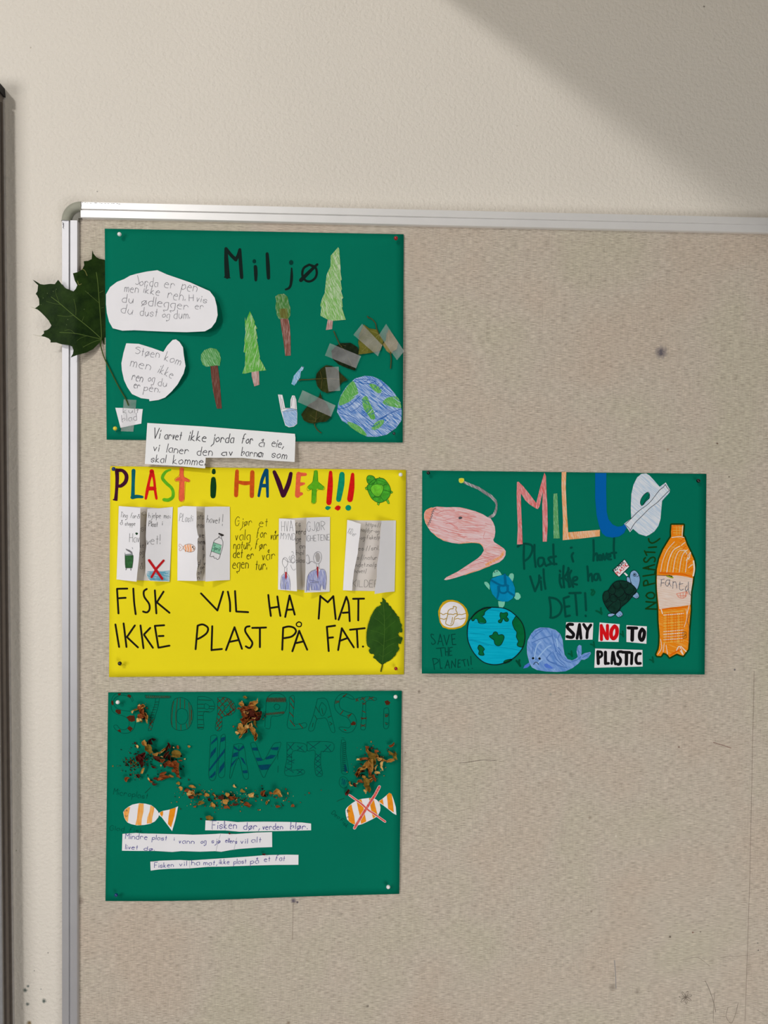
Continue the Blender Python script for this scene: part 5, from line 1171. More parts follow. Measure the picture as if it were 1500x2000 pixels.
# notes
bp = flat('blue_pen', 70, 66, 140)
def strip(pts, words, label, folds):
    o, _ = cutout(HD, PD, 'note_strip', pts, WP, label)
    g = G(HD)
    for v, a in words: wd(g, v, *a[:7], bp, hh, .08, .2)
    for q in folds: g.stroke(q, .8, hh, flat('fold_grey', 172, 170, 178), False)
    g.build('handwriting', o)
strip(D8("307,412 400,415 500,416 620,428 700,425 900,424 1100,426 1250,432 1338,442 1338,508 1050,515 850,518 640,522 500,510 303,508"),
      [(D8, ("Fisken", 370, 495, 608, 492, 40, 6)), (D8, ("dør,", 678, 500, 835, 500, 36, 6)), (D8, ("verden", 865, 502, 1060, 500, 30, 6)), (D8, ("blør.", 1135, 495, 1300, 500, 34, 6))], 'narrow white strip, topmost of the three', [D8("498,418 500,508"), D8("374,420 374,505")])
strip(D7("268,740 450,728 520,735 700,738 850,742 1100,748 1200,752 1300,750 1500,742") + D8("450,540 600,545 800,530 957,526 958,672 800,678 640,690 560,700 460,718 400,712") + D7("1300,978 1050,970 930,982 700,968 450,968 260,965"),
      [(D7, ("Mindre", 305, 810, 595, 815, 38, 7)), (D7, ("plast", 662, 820, 855, 828, 34, 7)), (D7, ("i", 955, 832, 962, 832, 24, 7)), (D7, ("vann", 1018, 868, 1220, 872, 34, 7)), (D8, ("og", 262, 638, 312, 636, 26, 5)), (D8, ("sjø", 365, 632, 448, 635, 24, 5)),
       (D8, ("ellers", 500, 625, 612, 638, 22, 5)), (D8, ("vil", 648, 638, 715, 638, 26, 5)), (D8, ("alt", 755, 628, 850, 628, 28, 5)), (D7, ("livet", 305, 945, 470, 950, 34, 7)), (D7, ("dø.", 552, 960, 690, 965, 28, 7))],
      'tall white strip with two lines of pen, between the other strips', [D8("455,545 430,620 410,712"), D8("612,580 585,700")])
strip(D7("638,1110 760,1098 1030,1088 1160,1095") + D8("500,780 720,765 900,750 1100,746 1215,748 1214,845 1000,846 780,852 500,862 330,865") + D7("1160,1200 900,1205 750,1215 642,1230"),
      [(D7, ("Fisken", 692, 1195, 945, 1180, 34, 7)), (D7, ("vil", 1025, 1170, 1120, 1165, 32, 7)), (D8, ("ha", 170, 850, 248, 848, 28, 5)), (D8, ("mat,", 288, 848, 420, 850, 26, 5)), (D8, ("ikke", 442, 838, 538, 836, 24, 5)), (D8, ("plast", 582, 838, 705, 832, 26, 5)),
       (D8, ("på", 745, 835, 825, 830, 28, 5)), (D8, ("et", 880, 815, 938, 812, 28, 5)), (D8, ("fat", 992, 805, 1080, 808, 28, 5))], 'lowest long white strip of pen writing', [D7("1160,1100 1165,1200"), D7("650,1110 740,1105")])
# striped fish
of = flat('fish_orange', 240, 140, 30, var=.1, scale=200); of2 = pencil('fish_orange_pencil', (232, 152, 62), (232, 186, 120), .05, .6, 1700, 90)
o, _ = cutout(HD, PD, 'paper_fish', D7("277,450 300,415 345,380 400,350 490,332 570,338 650,358 700,395 740,440 755,480 745,520 700,575 640,605 560,622 460,628 385,612 335,590 310,560 290,520"), WP, 'smiling orange striped paper fish')
g = G(HD); g.poly(D7("752,460 800,435 880,420 960,395 1008,374 990,470 970,560 928,704 850,600 790,520 752,490"), LY, WP, .0002); g.build('tail', o)
g = G(HD)
for p in ("345,385 372,382 350,480 340,588 312,560 290,510 282,450 305,415", "485,335 550,338 548,440 525,540 518,625 438,622 460,540 470,440", "640,358 690,390 685,440 665,520 660,595 590,605 600,520 630,440"): g.poly(D7(p), hh, of2)
for p in ("765,455 808,435 808,480 795,515 770,485", "898,415 978,390 960,500 915,655 872,610 880,520"): g.poly(D7(p), hh, of)
for c_ in ((292, 436), (325, 430)): g.stroke([D7(c_[0] + 9 * math.cos(a), c_[1] + 9 * math.sin(a)) for a in (0, 1, 2, 3, 4, 5, 6.28)], .5, hh + PLAY, gray_d)
g.disc(D7(325, 432), .6, hh + PLAY, gray_d, 6); g.stroke(D7("300,490 312,508 325,508 332,490"), .7, hh + PLAY, gray_d)
g.build('stripes', o, 'orange pencil stripes')
o, _ = cutout(HD, PD, 'paper_fish', D6("420,1450 425,1410 455,1370 540,1300 620,1250 720,1220 850,1205 940,1210 1000,1245 1045,1300 1060,1380 1055,1440 1030,1500 990,1550 920,1590 820,1640 720,1685 650,1705 570,1690 500,1650 450,1600 430,1530"), WP, 'crossed out orange striped paper fish')
g = G(HD); g.poly(D6("1030,1262 1100,1215 1160,1165 1220,1110 1262,1130 1300,1230 1340,1370 1352,1518 1290,1485 1200,1410 1110,1340 1045,1300"), LY, WP, .0002)
g.build('tail', o)
g = G(HD)
for p in ("475,1360 530,1320 545,1400 580,1540 598,1690 540,1675 475,1625 465,1500 458,1400", "620,1250 710,1230 740,1330 770,1480 800,1635 705,1680 690,1560 650,1400", "850,1208 935,1215 960,1330 990,1450 1010,1520 925,1580 900,1480 870,1340"): g.poly(D6(p), hh, of)
for p in ("1035,1265 1100,1220 1120,1335 1060,1295", "1175,1155 1222,1110 1265,1135 1290,1300 1305,1470 1200,1400 1190,1280"): g.poly(D6(p), hh, of)
for p in ("440,1440 470,1430 500,1450", "455,1410 460,1470", "450,1470 475,1455", "445,1565 460,1552 485,1555"): g.stroke(D6(p), .9, hh + PLAY, fly, False)
g.build('stripes', o, 'orange felt pen stripes')
g = G(HD); rx_ = pencil('pencil_red_cross', (206, 74, 66), (224, 140, 130), .7, .65)
for q, w_ in ((D6("1040,1000 960,1150 900,1240 800,1400 700,1560 585,1755"), 5.0), (D6("490,1150 600,1230 720,1320 830,1420 980,1520 1145,1638"), 3.4)):
    g.stroke(q, w_ + 1.1, LY * 1.5, WP); g.stroke(q, w_ - .3, LY * 1.5 + PLAY, rx_)
g.build('red_cross', o, 'red pencil cross')

# ------------------------------------------------------------------ leaves
def leafmat(key, c, c2, rough=.5, veinc=None):
    if key in MATS: return MATS[key]
    m, nt, bs = base_mat(key)
    v = coords(nt)
    f = noise(nt, v, 45, 4, .65)
    nt.links.new(ramp(nt, f, [(0.32, rgb(*c)), (0.7, rgb(*c2))]), bs.inputs['Base Color'])
    bump(nt, bs, noise(nt, v, 260, 3), 0.001, .4)
    bs.inputs['Roughness'].default_value = rough; bs.inputs['Specular IOR Level'].default_value = .1
    MATS[key] = m; return m
def leaf_root(name, px, py, label, H, cat='leaf', group=None):
    e = empty(name, P(px, py, H(px, py))); tag(e, label, cat, group); return e
# maple leaf: lies over the aluminium rail, its right half tucked behind the card
def HM(x, y):
    t = clampf((205 - x) / 55)
    return FAB + .0009 + .0125 * t + .004 * clampf((150 - x) / 80) + .0005 * math.sin(x * .05 + y * .03) ** 2 * t
mm = leafmat('maple_green', (8, 28, 4), (36, 58, 14), .55)
ml = leaf_root('maple_leaf', 198, 662, 'dark green maple leaf over the aluminium frame, its stalk taped below the heart note', HM, 'leaf')
mo_ = ("652,45 665,80 690,110 720,128 768,135 800,160 850,150 860,230 850,330 820,420 840,560 860,700 850,830 770,900 770,965 765,968 745,915 720,950 660,1010 590,1045 500,1068 440,1092 462,1055 468,1020 455,985 432,972 350,962 300,945 242,945 245,925 225,905 190,890 150,882 180,855 178,832 215,820 240,800 252,778 "
       "225,730 190,690 150,650 120,625 90,612 110,598 135,578 130,520 112,485 98,470 115,445 122,385 95,360 68,330 105,350 145,375 180,380 240,372 285,375 300,355 318,332 340,360 380,410 425,428 468,445 490,420 505,385 480,340 462,268 510,258 555,228 572,190 568,150 610,148 645,130 648,90")
g = G(HM); g.poly(V5(mo_), 0, mm, .0002, 8); g.build('blade', ml, None, None, True)
g = G(HM); vn = flat('vein_green', 84, 104, 50); h0 = .0002
for p, w_ in (("742,910 738,800 720,560 705,360 690,260", 1.3), ("740,908 620,800 470,680 330,560 250,500", 1.3), ("738,912 600,880 480,855 330,845", 1.0), ("740,915 660,940 560,990", .8), ("470,680 400,690 310,680", .6), ("490,680 490,600 470,520", .6), ("550,740 570,690", .5), ("720,560 650,500 580,440", .6), ("720,460 760,440", .6),
              ("330,560 300,480 290,430", .5), ("345,575 260,560 200,540", .5), ("480,855 430,820 380,830", .5), ("600,880 540,900 500,930", .5), ("735,610 765,600", .5)):
    g.stroke(V5(p), w_, h0, vn)
g.build('veins', ml)
g = G(HM); tp = flat('leaf_tip_dry', 150, 140, 110)
for p in ("90,612 70,604 50,597", "150,882 110,878 70,866"): g.stroke(V5(p), [.9, .5, .3], 0, tp)
for p in ("555,228 580,245 600,290", "508,345 520,380 545,372"): g.stroke(V5(p), 1.5, h0, flat('leaf_tear', 110, 112, 60))
for (x, y) in ((572, 620), (640, 492), (475, 855), (412, 720), (300, 425), (270, 445), (172, 510), (400, 772), (610, 462), (212, 465), (150, 575)): g.disc(V5(x, y), .7, h0, flat('leaf_fleck', 110, 124, 80), 7)
g.build('flecks', ml)
def tube(name, pts, r, mat, parent, hts, label=None):
    """a round stalk through pixel points, each at its own height"""
    q = catmull([(p[0], p[1], h_, rr_) for p, h_, rr_ in zip(pts, hts, r)], 4)
    w_ = [P(a, b, c) for a, b, c, d in q]; vs = []; fs = []; n = 7
    for i, p in enumerate(w_):
        t = (w_[min(i + 1, len(w_) - 1)] - w_[max(i - 1, 0)]).normalized()
        s_ = t.cross(Vector((0, 1, 0))).normalized(); u_ = s_.cross(t)
        for k in range(n): a = 2 * math.pi * k / n; vs.append(p + (s_ * math.cos(a) + u_ * math.sin(a)) * q[i][3])
    for i in range(len(w_) - 1):
        for k in range(n): fs.append((i * n + k, i * n + (k + 1) % n, (i + 1) * n + (k + 1) % n, (i + 1) * n + k))
    return link_mesh(name, vs, fs, [mat], None, parent, True, label)
sp = V5("740,905 735,960 742,1010 775,1110") + V3("130,410 190,530 262,655 285,712")
hts = [HM(*sp[0]) + .001, FAB + .003, FAB + .0035] + [HA(*p) + .0022 for p in sp[3:]]
tube('stalk', sp, [.0011, .0009, .0008, .0008, .0008, .0008, .0009, .0008], flat('stalk_green', 66, 84, 40), ml, hts)
tm = tape_mat()
def tape(parent, pts, H, h_, grid=6):
    g = G(H); g.poly(pts, h_, tm, 0, grid); return g.build('tape', parent, 'strip of clear matt tape', None, True)
tape(ml, V3("242,655 358,662 350,780 330,952 215,948 235,780"), HA, LY + .0009)

def small_leaf(label, outline, m, stalk, veins, tp_, bumpc, stw=.0007, amp=.0035, vm=None, stm=None):
    cx = sum(p[0] for p in outline) / len(outline); cy = sum(p[1] for p in outline) / len(outline)
    Hl = lambda x, y: HA(x, y) + amp * clampf(((x - cx) ** 2 + (y - cy) ** 2) / 40 ** 2) + .0012 + .0006 * math.sin(x * .5 + y * .3)
    e = leaf_root('dry_leaf', cx, cy, label, HA, 'leaf', 'small dry leaves taped to the first poster')
    g = G(Hl); g.poly(outline, 0, m, .00015, 5); g.build('blade', e, None, None, True)
    g = G(Hl)
    for q, w_ in veins: g.stroke(q, w_, .0002, vm or flat('dry_vein', 96, 92, 48))
    g.build('veins', e)
    tube('stalk', stalk, [stw] * len(stalk), stm or flat('dry_stalk', 78, 74, 40), e, [Hl(*stalk[0])] + [HA(*p) + .0022 for p in stalk[1:]])
    Ht = lambda x, y: HA(x, y) + .0030 + (.0012 * math.sin((x + y) * .14) ** 2)
    Ht2 = lambda x, y: max(Hl(x, y) + .0004, HA(x, y) + .002) if (abs(x - cx) < 34 and abs(y - cy) < 34) else HA(x, y) + .003
    tape(e, tp_, lambda x, y: HA(x, y) + .0012 + amp * clampf(((x - cx) ** 2 + (y - cy) ** 2) / 40 ** 2) + .0014, 0, 5)
    return e
def serr(pts, amp, step=2.2, seed=1):
    r_ = random.Random(seed); out = []
    n = len(pts)
    for i in range(n):
        a, b = pts[i], pts[(i + 1) % n]; L = math.hypot(b[0] - a[0], b[1] - a[1]); k = max(1, int(L / step))
        dx, dy = (b[0] - a[0]) / L, (b[1] - a[1]) / L
        for j in range(k):
            t = j / k; x = a[0] + (b[0] - a[0]) * t; y = a[1] + (b[1] - a[1]) * t
            out.append((x, y)); t2 = (j + .65) / k
            out.append((a[0] + (b[0] - a[0]) * t2 + dy * amp * r_.uniform(.4, 1.2), a[1] + (b[1] - a[1]) * t2 - dx * amp * r_.uniform(.4, 1.2)))
    return out
d1 = leafmat('dry_leaf_dark', (22, 32, 8), (52, 58, 18), .6); d2 = leafmat('dry_leaf_deep', (4, 18, 6), (26, 38, 10), .6); d3 = leafmat('dry_leaf_olive', (76, 80, 22), (112, 108, 44), .7); d4 = leafmat('dry_leaf_pale', (104, 96, 48), (146, 132, 84), .75)
small_leaf('lowest dark dry leaf, point upward, beside the blue paper bag', serr(V4("685,580 672,625 640,665 580,700 545,740 505,795 530,850 575,872 625,880 665,868 735,862 778,820 772,770 745,700 700,650 690,615"), .7), d1,
           V4("650,770 640,850 630,890 655,935 692,965"), [(V4("655,720 650,780 640,860"), .7), (V4("645,840 590,800"), .5), (V4("645,840 700,800 740,800"), .5), (V4("640,860 570,850"), .5)], V4("520,572 822,712 780,815 475,680"), None)
small_leaf('dark dry leaf pointing right, just left of the globe', serr(V4("640,470 650,420 690,375 735,345 790,352 835,385 880,430 932,478 880,500 850,540 800,582 745,598 690,575 655,535"), .7), d1,
           V4("700,468 640,470 560,476 500,478 488,490"), [(V4("640,470 740,465 860,474"), .8), (V4("700,468 680,400"), .5), (V4("700,468 690,560"), .5), (V4("780,466 760,380"), .5)], V4("728,362 850,357 865,577 758,585"), None, vm=flat('dry_vein_pale', 110, 100, 52))
small_leaf('very dark dry leaf above the globe, stalk rising to its upper left', serr(V4("785,215 825,170 868,142 960,140 1022,180 1035,250 1010,330 1000,392 930,370 850,335 795,285"), .6), d2,
           V4("880,180 862,160 838,105 822,70 805,30"), [(V4("870,160 920,240 990,380"), .6), (V4("860,150 960,180"), .5)], V4("770,142 1055,260 1010,372 725,255"), None)
small_leaf('yellowish olive dry leaf under the widest tape', serr(V4("1080,-28 1130,8 1195,18 1225,60 1258,125 1235,205 1190,222 1110,235 1032,245 1040,180 1030,140 1042,60"), .6), d3,
           V4("1220,60 1195,0 1188,-40 1150,-82 1120,-92 1115,-108"), [(V4("1222,60 1150,130 1060,220"), .7), (V4("1215,55 1120,20"), .6), (V4("1225,65 1200,140 1160,210"), .6), (V4("1180,95 1100,80"), .5), (V4("1130,150 1110,220"), .5)], V4("1065,-35 1250,160 1210,262 985,65"), None, vm=flat('olive_vein', 140, 134, 74))
small_leaf('curled pale brown dry leaf nearest the right edge of the card', serr(V4("1252,150 1285,118 1290,60 1310,18 1350,70 1392,135 1382,195 1345,215 1328,240 1290,212"), .9), d4,
           V4("1322,225 1330,270 1330,320 1325,375"), [(V4("1325,235 1310,140 1308,40"), .7), (V4("1320,180 1370,130"), .5), (V4("1318,160 1280,150"), .5)], V4("1285,-35 1450,215 1385,298 1220,65"), None, vm=flat('pale_vein', 168, 150, 104), amp=.005)
# large toothed leaf on the yellow card
bo_ = Y8("520,198 590,260 600,300 640,310 660,370 705,385 735,455 770,470 785,520 825,545 830,590 870,600 895,680 900,730 940,780 935,840 955,890 945,945 890,935 860,975 870,1025 905,1050 955,1055 945,1120 915,1195 865,1185 860,1230 885,1300 860,1345 830,1370 800,1440 740,1500 670,1560 600,1590 530,1640 505,1640 440,1590 370,1520 320,1490 350,1450 330,1405 270,1410 240,1370 228,1335 265,1290 200,1240 180,1170 178,1080 180,960 195,870 215,780 245,690 270,610 300,550 350,460 400,400 470,370 500,345 470,300 495,290 520,300 530,250")
HBl = lambda x, y: HB(x, y) + .0008 + .0018 * clampf(abs(x - 749) / 36) ** 2
bl_ = leaf_root('toothed_leaf', 748, 1298, 'big fresh green toothed leaf standing upright on the yellow poster', HB)
g = G(HBl); g.poly(serr(bo_, 1.1, 2.6, 5), 0, leafmat('fresh_leaf', (26, 62, 10), (46, 88, 20), .5), .0002, 6); g.build('blade', bl_, None, None, True)
g = G(HBl); fv = flat('fresh_vein', 66, 104, 36)
for p, w_ in (("520,1640 540,1400 560,1100 565,800 555,500 535,300", 1.0), ("545,1330 640,1250 780,1180", .7), ("555,1150 700,1090 860,1030", .6), ("562,900 700,780 800,700", .6), ("560,700 660,600 720,520", .5), ("550,1250 430,1150 300,1100", .6), ("560,1000 420,940 260,900", .6), ("562,800 450,700 350,640", .6), ("555,600 480,520 430,470", .5), ("535,1480 640,1400 740,1340", .6), ("530,1480 450,1420", .5)):
    g.stroke(Y8(p), w_, .0002, fv)
g.build('veins', bl_)
tube('stalk', Y8("520,1620 515,1680 500,1740 487,1800"), [.0007, .0008, .0008, .0008], flat('fresh_stalk', 58, 70, 28), bl_, [HB(745, y) + .0014 for y in (1296, 1301, 1306, 1312)])

# ------------------------------------------------------------------ crushed leaves on the lowest poster
FM = [flat('flake_tan', 176, 130, 62, var=.25, scale=400), flat('flake_rust', 142, 76, 38, var=.3, scale=400), flat('flake_dark', 84, 38, 26, var=.3, scale=400), flat('flake_straw', 204, 168, 104, var=.2, scale=400),
      flat('flake_olive', 134, 108, 44, var=.25, scale=400), flat('flake_black', 40, 16, 14, var=.2), flat('flake_maroon', 92, 34, 30, var=.25, scale=400)]
def flake(cx, cy, L_, W_, ang_, h0, rnd, curl=1.0):
    """one curled scrap of leaf: a bent ragged sheet; returns pixel-space vertices and faces"""
    nx, ny = 5, 3; vs = []; fs = []; ca, sa = math.cos(ang_), math.sin(ang_)
    k1, k2, tw = rnd.uniform(-1, 1), rnd.uniform(.3, 1), rnd.uniform(-.8, .8)
    taper = [rnd.uniform(.35, .7), rnd.uniform(.8, 1.1), 1.0, rnd.uniform(.8, 1.15), rnd.uniform(.5, .9), rnd.uniform(.15, .6)]
    for i in range(nx + 1):
        for j in range(ny + 1):
            u, v = i / nx - .5, j / ny - .5
            x = u * L_ + rnd.uniform(-.06, .06) * L_; y = v * W_ * taper[i] + rnd.uniform(-.1, .1) * W_ + k1 * .25 * L_ * (u * u * 4 - .5)
            z = h0 + curl * .00072 * min(L_, W_ * 2) * (k2 * .7 * (v * v * 4) + .5 * abs(tw) * (u + .5) + .12 * rnd.random())
            vs.append((cx + x * ca - y * sa, cy + x * sa + y * ca, z))
    for i in range(nx):
        for j in range(ny):
            a = i * (ny + 1) + j; fs.append((a, a + 1, a + ny + 2, a + ny + 1))
    return vs, fs
def pile(label, big, crumbs, seed, ctr):
    """big: (x, y, length, width, angle, material, height layer) in whole-frame pixels; crumbs: (x, y, spread_x, spread_y, count, materials)"""
    rnd = random.Random(seed)
    e = leaf_root('crushed_leaf', ctr[0], ctr[1], label, HD, 'crushed leaf')
    for x, y, L_, W_, a_, m_, lay in big:
        g = G(HD); vs, fs = flake(x, y, L_, W_, math.radians(a_), .0005 + lay * .0016, rnd); g.add(vs, fs, FM[m_])
        o = g.build('leaf_flake', e, None, None, True)
        if m_ in (5, 6, 2): o['label'] = 'dark maroon flake'
        elif m_ == 3: o['label'] = 'pale straw coloured flake'
    if crumbs:
        g = G(HD)
        for x, y, sx_, sy_, n_, ms in crumbs:
            for _ in range(n_):
                L_ = rnd.uniform(1.0, 3.4); vs, fs = flake(rnd.gauss(x, sx_), rnd.gauss(y, sy_), L_, L_ * rnd.uniform(.4, .9), rnd.uniform(0, 6.28), .0004, rnd)
                g.add(vs, fs, FM[rnd.choice(ms)])
        g.build('leaf_crumbs', e, None, 'stuff')
    return e
def T(v, lst):
    out = []
    for x, y, L_, W_, a_, m_, lay in lst:
        p = v(x, y); out.append((p[0], p[1], L_ / v.s, W_ / v.s, a_, m_, lay))
    return out
pile('small cluster of crushed brown leaf beside the letter T', T(D1, [(555, 310, 90, 80, 20, 1, 0), (590, 300, 70, 60, -30, 0, 1), (485, 345, 80, 26, -15, 4, 0), (440, 375, 44, 30, -60, 3, 1), (575, 370, 90, 70, 80, 1, 0), (600, 420, 80, 70, 40, 2, 0), (560, 440, 90, 70, 10, 1, 1), (535, 495, 80, 60, -10, 3, 1),
      (560, 500, 70, 40, 60, 0, 0), (640, 440, 120, 50, 65, 0, 1), (648, 510, 80, 28, 80, 3, 1), (545, 285, 50, 24, 10, 3, 2), (610, 470, 50, 30, 100, 2, 1)]), [(280, 1392, 4, 10, 14, (1, 2, 3))], 11, D1(570, 560))
pile('tall thick clump of crushed leaf between the letters P', T(D2, [(815, 165, 60, 44, 10, 4, 0), (765, 265, 80, 60, 30, 0, 1), (940, 250, 130, 70, -20, 0, 1), (990, 210, 70, 22, -70, 3, 2), (730, 330, 70, 34, 10, 1, 1), (820, 330, 130, 60, -10, 1, 0), (900, 300, 100, 70, 20, 1, 1), (960, 320, 90, 70, 45, 0, 0),
      (800, 400, 150, 90, 60, 1, 0), (880, 390, 150, 90, 10, 2, 1), (830, 385, 80, 40, 15, 3, 2), (960, 400, 130, 90, 20, 1, 0), (1030, 400, 80, 60, -40, 2, 0), (920, 460, 150, 80, 5, 6, 1), (830, 470, 140, 70, -30, 1, 1), (1000, 470, 110, 60, -20, 2, 1), (860, 520, 130, 50, -30, 0, 2), (970, 540, 140, 36, 85, 4, 0),
      (790, 520, 100, 70, 70, 1, 1), (760, 600, 120, 80, 50, 0, 0), (840, 595, 70, 60, 0, 3, 2), (905, 590, 100, 60, 70, 3, 1), (770, 660, 130, 60, -10, 0, 1), (700, 685, 60, 40, 20, 3, 2), (760, 720, 110, 30, -50, 0, 1), (820, 660, 100, 40, -50, 1, 2), (920, 650, 130, 70, 55, 0, 1), (960, 720, 120, 60, 70, 0, 1), (965, 770, 70, 50, 80, 0, 2), (720, 620, 60, 50, 90, 4, 0), (940, 470, 60, 24, 0, 3, 3)]),
     [(488, 1398, 14, 20, 36, (0, 1, 2, 3))], 12, D2(860, 700))
pile('broad scattered heap of crushed leaf at the left, maroon and tan', T(D4, [(490, 150, 80, 70, 60, 0, 1), (550, 230, 130, 90, 55, 4, 0), (575, 130, 80, 50, 80, 5, 1), (615, 95, 60, 30, 10, 5, 1), (368, 150, 36, 26, 80, 2, 0), (395, 190, 50, 26, 70, 3, 0), (460, 310, 110, 60, -30, 6, 1), (430, 350, 110, 80, 40, 6, 0), (450, 420, 110, 60, 75, 2, 1), (468, 510, 90, 34, -65, 0, 1),
      (640, 290, 90, 36, -15, 0, 1), (735, 245, 130, 30, -40, 0, 1), (700, 270, 60, 26, -20, 3, 2), (800, 200, 120, 34, -65, 2, 1), (820, 180, 90, 30, 75, 6, 2), (780, 300, 120, 40, -50, 2, 1), (920, 285, 130, 90, 20, 4, 0), (905, 320, 110, 40, 5, 4, 2), (980, 320, 30, 20, 0, 5, 1), (935, 200, 50, 34, 70, 1, 0), (825, 340, 90, 40, 85, 2, 0),
      (660, 355, 100, 60, 35, 2, 1), (720, 375, 90, 50, 0, 1, 0), (720, 330, 50, 14, 10, 3, 2), (830, 425, 130, 70, 20, 1, 0), (900, 450, 140, 90, 50, 1, 1), (760, 440, 60, 50, 70, 2, 1), (910, 530, 110, 60, 30, 1, 1), (940, 580, 60, 40, 60, 1, 2), (740, 550, 90, 40, -20, 1, 1), (770, 590, 160, 36, 5, 1, 2), (850, 585, 70, 30, 20, 0, 1), (700, 625, 90, 34, -15, 1, 1), (640, 625, 70, 34, 20, 2, 0), (760, 615, 100, 34, -15, 1, 0),
      (615, 465, 70, 26, 20, 2, 0), (710, 445, 30, 20, 80, 3, 1), (410, 585, 60, 50, 60, 2, 0), (255, 625, 70, 50, -50, 1, 0), (548, 625, 50, 20, 60, 3, 1), (580, 655, 60, 28, 20, 1, 0), (620, 695, 60, 36, 20, 2, 1), (1085, 190, 36, 28, 10, 0, 0), (970, 380, 50, 22, 0, 1, 0), (1028, 355, 26, 20, -30, 3, 0), (975, 490, 36, 20, 20, 5, 0), (880, 205, 26, 18, 60, 3, 1)]),
     [(258, 1492, 11, 9, 110, (2, 5, 1, 4)), (290, 1483, 9, 5, 36, (5, 2)), (262, 1470, 10, 8, 20, (5, 2)), (320, 1500, 26, 18, 30, (1, 2, 5)), (265, 1517, 12, 4, 16, (5, 1))], 13, D4(600, 700))
pile('crushed tan leaf clump above the crossed out fish', T(D6, [(1265, 235, 120, 50, -30, 1, 1), (1300, 205, 40, 24, -60, 3, 2), (820, 275, 70, 50, 0, 1, 1), (820, 340, 110, 50, 70, 0, 1), (905, 285, 40, 30, 0, 2, 0), (990, 350, 80, 60, -10, 1, 0), (900, 400, 180, 110, 10, 4, 1), (960, 440, 160, 90, 20, 0, 0), (770, 490, 150, 50, -5, 1, 1), (700, 490, 60, 50, 10, 4, 0), (650, 500, 60, 40, 0, 3, 1), (920, 520, 190, 130, 60, 4, 0), (880, 580, 170, 120, 80, 0, 1),
      (1040, 490, 90, 60, 20, 3, 2), (1100, 500, 130, 60, 30, 0, 1), (1090, 570, 120, 50, -70, 3, 2), (1085, 660, 100, 40, 65, 3, 1), (1280, 390, 170, 50, 20, 4, 1), (1330, 440, 140, 60, 80, 4, 1), (1240, 520, 150, 60, -15, 0, 1), (1170, 530, 50, 30, 20, 1, 0), (790, 600, 150, 80, -60, 0, 1), (700, 690, 160, 60, -30, 0, 2), (660, 750, 150, 70, -50, 1, 0), (720, 715, 120, 40, -5, 2, 1), (640, 780, 110, 60, 20, 4, 0), (880, 660, 140, 90, 70, 0, 0), (860, 740, 110, 60, 85, 1, 1),
      (1000, 740, 100, 50, 5, 3, 1), (980, 650, 110, 26, -70, 3, 2), (760, 815, 80, 50, 20, 0, 0), (880, 800, 90, 60, 0, 4, 0), (940, 820, 90, 60, 60, 1, 1), (960, 870, 70, 50, 70, 1, 0), (690, 905, 110, 60, 10, 1, 1), (630, 940, 40, 26, -20, 3, 1), (800, 920, 160, 110, 80, 4, 1), (860, 880, 120, 80, -10, 0, 0), (800, 1010, 130, 70, 70, 0, 1), (850, 1040, 130, 70, 85, 4, 2), (780, 1085, 90, 50, 60, 3, 2), (590, 970, 90, 50, 60, 2, 1), (500, 930, 60, 30, 70, 4, 0), (520, 970, 60, 30, 30, 3, 0), (460, 1085, 90, 60, -60, 2, 1), (440, 1130, 60, 50, -30, 6, 0)]),
     [(725, 1490, 18, 20, 46, (0, 1, 2, 3)), (745, 1465, 14, 6, 10, (1, 2))], 14, D6(850, 1100))
pile('thin trail of crumbled leaf bits across the middle', T(D8, [(40, 50, 36, 30, 30, 4, 0), (66, 100, 44, 34, 60, 0, 1), (175, 82, 70, 26, 15, 0, 0), (130, 125, 60, 36, 20, 1, 0), (165, 150, 80, 50, 10, 3, 1), (180, 135, 50, 30, -60, 0, 2), (165, 180, 60, 30, 10, 1, 0), (255, 158, 44, 20, 0, 4, 0), (320, 165, 50, 34, 15, 0, 0), (345, 210, 40, 24, 60, 2, 0), (395, 172, 44, 14, 65, 0, 0), (262, 242, 66, 38, -15, 4, 1), (380, 260, 60, 36, 50, 0, 0),
      (520, 158, 40, 34, 10, 0, 1), (460, 190, 60, 36, 10, 2, 0), (505, 225, 60, 50, -20, 0, 1), (560, 190, 70, 40, 10, 1, 0), (600, 190, 50, 26, 20, 1, 0), (515, 285, 56, 36, 10, 1, 0), (600, 255, 56, 22, -10, 2, 0), (590, 78, 40, 18, 50, 3, 0), (670, 125, 50, 30, 30, 4, 0), (755, 160, 60, 36, -30, 3, 0), (765, 180, 44, 18, 0, 3, 1), (715, 260, 70, 44, 20, 1, 0), (870, 140, 60, 40, -60, 1, 1), (880, 170, 50, 30, 10, 2, 0),
      (945, 145, 36, 26, 20, 1, 0), (1010, 145, 80, 56, 25, 0, 1), (1035, 165, 44, 34, 60, 3, 2), (905, 235, 34, 20, -60, 0, 0), (1015, 275, 44, 26, 0, 1, 0), (1160, 270, 34, 30, 10, 1, 1), (205, 275, 32, 18, -20, 1, 0), (665, 230, 32, 16, 10, 0, 0)]),
     [(380, 1556, 22, 9, 60, (0, 1, 2, 3)), (445, 1562, 26, 9, 90, (0, 1, 2, 3, 4)), (520, 1558, 34, 10, 60, (1, 2, 3)), (480, 1548, 22, 6, 20, (3, 4, 5))], 15, (470, 1600))
pile('single tan leaf scrap sticking out above the topmost strip', T(D8, [(345, 388, 66, 44, 0, 4, 1), (262, 398, 18, 14, 30, 5, 0)]), [], 16, D8(345, 400))
pile('tiny maroon flake on the edge of the tall strip', [(448.3, 1628, 4.2, 3.4, 30, 6, 1)], [], 17, (448, 1628))
pile('tiny maroon flake on the edge of the lowest strip', [(515.5, 1668.3, 7, 3.4, 0, 6, 1)], [], 18, (515, 1668))

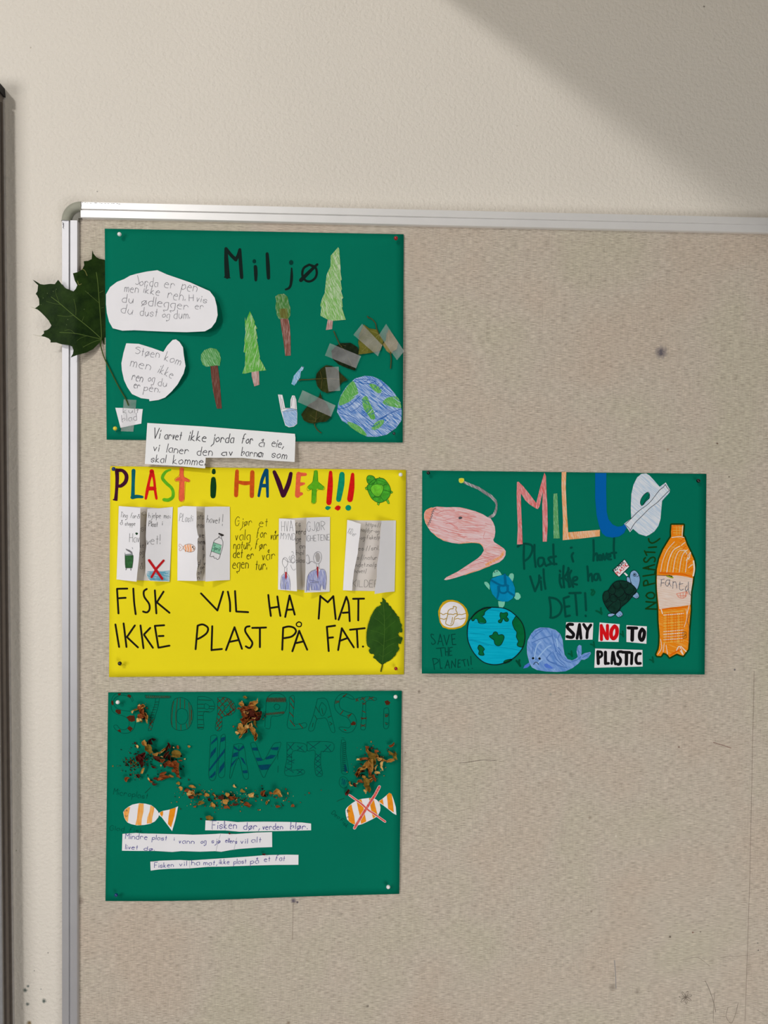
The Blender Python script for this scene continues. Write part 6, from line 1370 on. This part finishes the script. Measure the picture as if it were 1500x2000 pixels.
# ------------------------------------------------------------------ map pins
def pin(px, py, base, H, c, label, r=.00285, lean=(0, 0), hgt=.0075):
    """round headed pin: the head is seen at (px, py); the needle goes in at base"""
    hb = H(*base); tip = P(base[0], base[1], hb); hc = P(px, py, hb + hgt)
    e = empty('push_pin', tip); tag(e, label, 'pin', 'round headed pins holding the posters')
    m = flat('pin_' + c[3], c[0], c[1], c[2], rough=.22, var=.01, spec=.6)
    vs = []; fs = []; ns, nr = 14, 9
    for i in range(nr + 1):
        t = math.pi * i / nr
        for k in range(ns):
            a = 2 * math.pi * k / ns; vs.append(hc + Vector((r * math.sin(t) * math.cos(a), -r * .92 * math.cos(t), r * math.sin(t) * math.sin(a))))
    for i in range(nr):
        for k in range(ns): fs.append((i * ns + k, (i + 1) * ns + k, (i + 1) * ns + (k + 1) % ns, i * ns + (k + 1) % ns))
    link_mesh('head', vs, fs, [m], None, e, True)
    vs = []; fs = []; inn = tip + (tip - hc) * .3; ax = (hc - inn).normalized(); s_ = ax.cross(Vector((0, 0, 1))).normalized(); u_ = ax.cross(s_)
    for q, rr_ in ((inn, .0002), (tip, .00045), (hc, .0005)):
        for k in range(8): a = 2 * math.pi * k / 8; vs.append(q + (s_ * math.cos(a) + u_ * math.sin(a)) * rr_)
    for i in range(2):
        for k in range(8): fs.append((i * 8 + k, i * 8 + (k + 1) % 8, (i + 1) * 8 + (k + 1) % 8, (i + 1) * 8 + k))
    link_mesh('needle', vs, fs, [metal('pin_steel', 170, 168, 160, .3, .8)], None, e, True)
WH, RD, YL, BK, BL, GN = (232, 236, 236, 'white'), (150, 18, 28, 'red'), (226, 206, 60, 'yellow'), (14, 12, 16, 'black'), (14, 52, 110, 'blue'), (4, 44, 44, 'dark_green')
pin(233.3, 457.5, (234, 460), HA, WH, 'white round pin at the top left corner of the Miljø poster')
pin(773.2, 465.2, (774, 467), HA, RD, 'red round pin at the top right corner of the Miljø poster')
pin(224.8, 836.8, (226, 843), HA, YL, 'yellow round pin at the bottom left corner of the Miljø poster')
pin(769.5, 846.5, (771, 850), HA, GN, 'dark green pin beside the blue globe', r=.0022)
pin(222, 916, (225, 918), HB, BL, 'blue pin beside the plum letter P')
pin(782.3, 927, (783, 930), HB, WH, 'white pin beside the drawn green turtle')
pin(234, 1295.8, (234.5, 1300), HB, BK, 'black pin at the bottom left corner of the yellow poster')
pin(773.2, 1305.8, (776, 1309), HB, RD, 'red pin beside the large toothed leaf', r=.0025)
pin(836.5, 923.5, (838, 926), HC, BK, 'black pin above the pink anglerfish', r=.0026)
pin(1363.8, 939, (1362, 941), HC, BK, 'black pin above the orange paper bottle')
pin(230, 1371.5, (232, 1374), HD, WH, 'white pin inside the outlined letter S')
pin(772.5, 1361, (774, 1363), HD, WH, 'white pin at the top right corner of the lowest poster')
pin(758.3, 1732.3, (759, 1735), HD, WH, 'white pin at the bottom right corner of the lowest poster')
pin(227, 1748, (228, 1750), HD, BL, 'blue pin at the bottom left corner of the lowest poster', r=.0025)
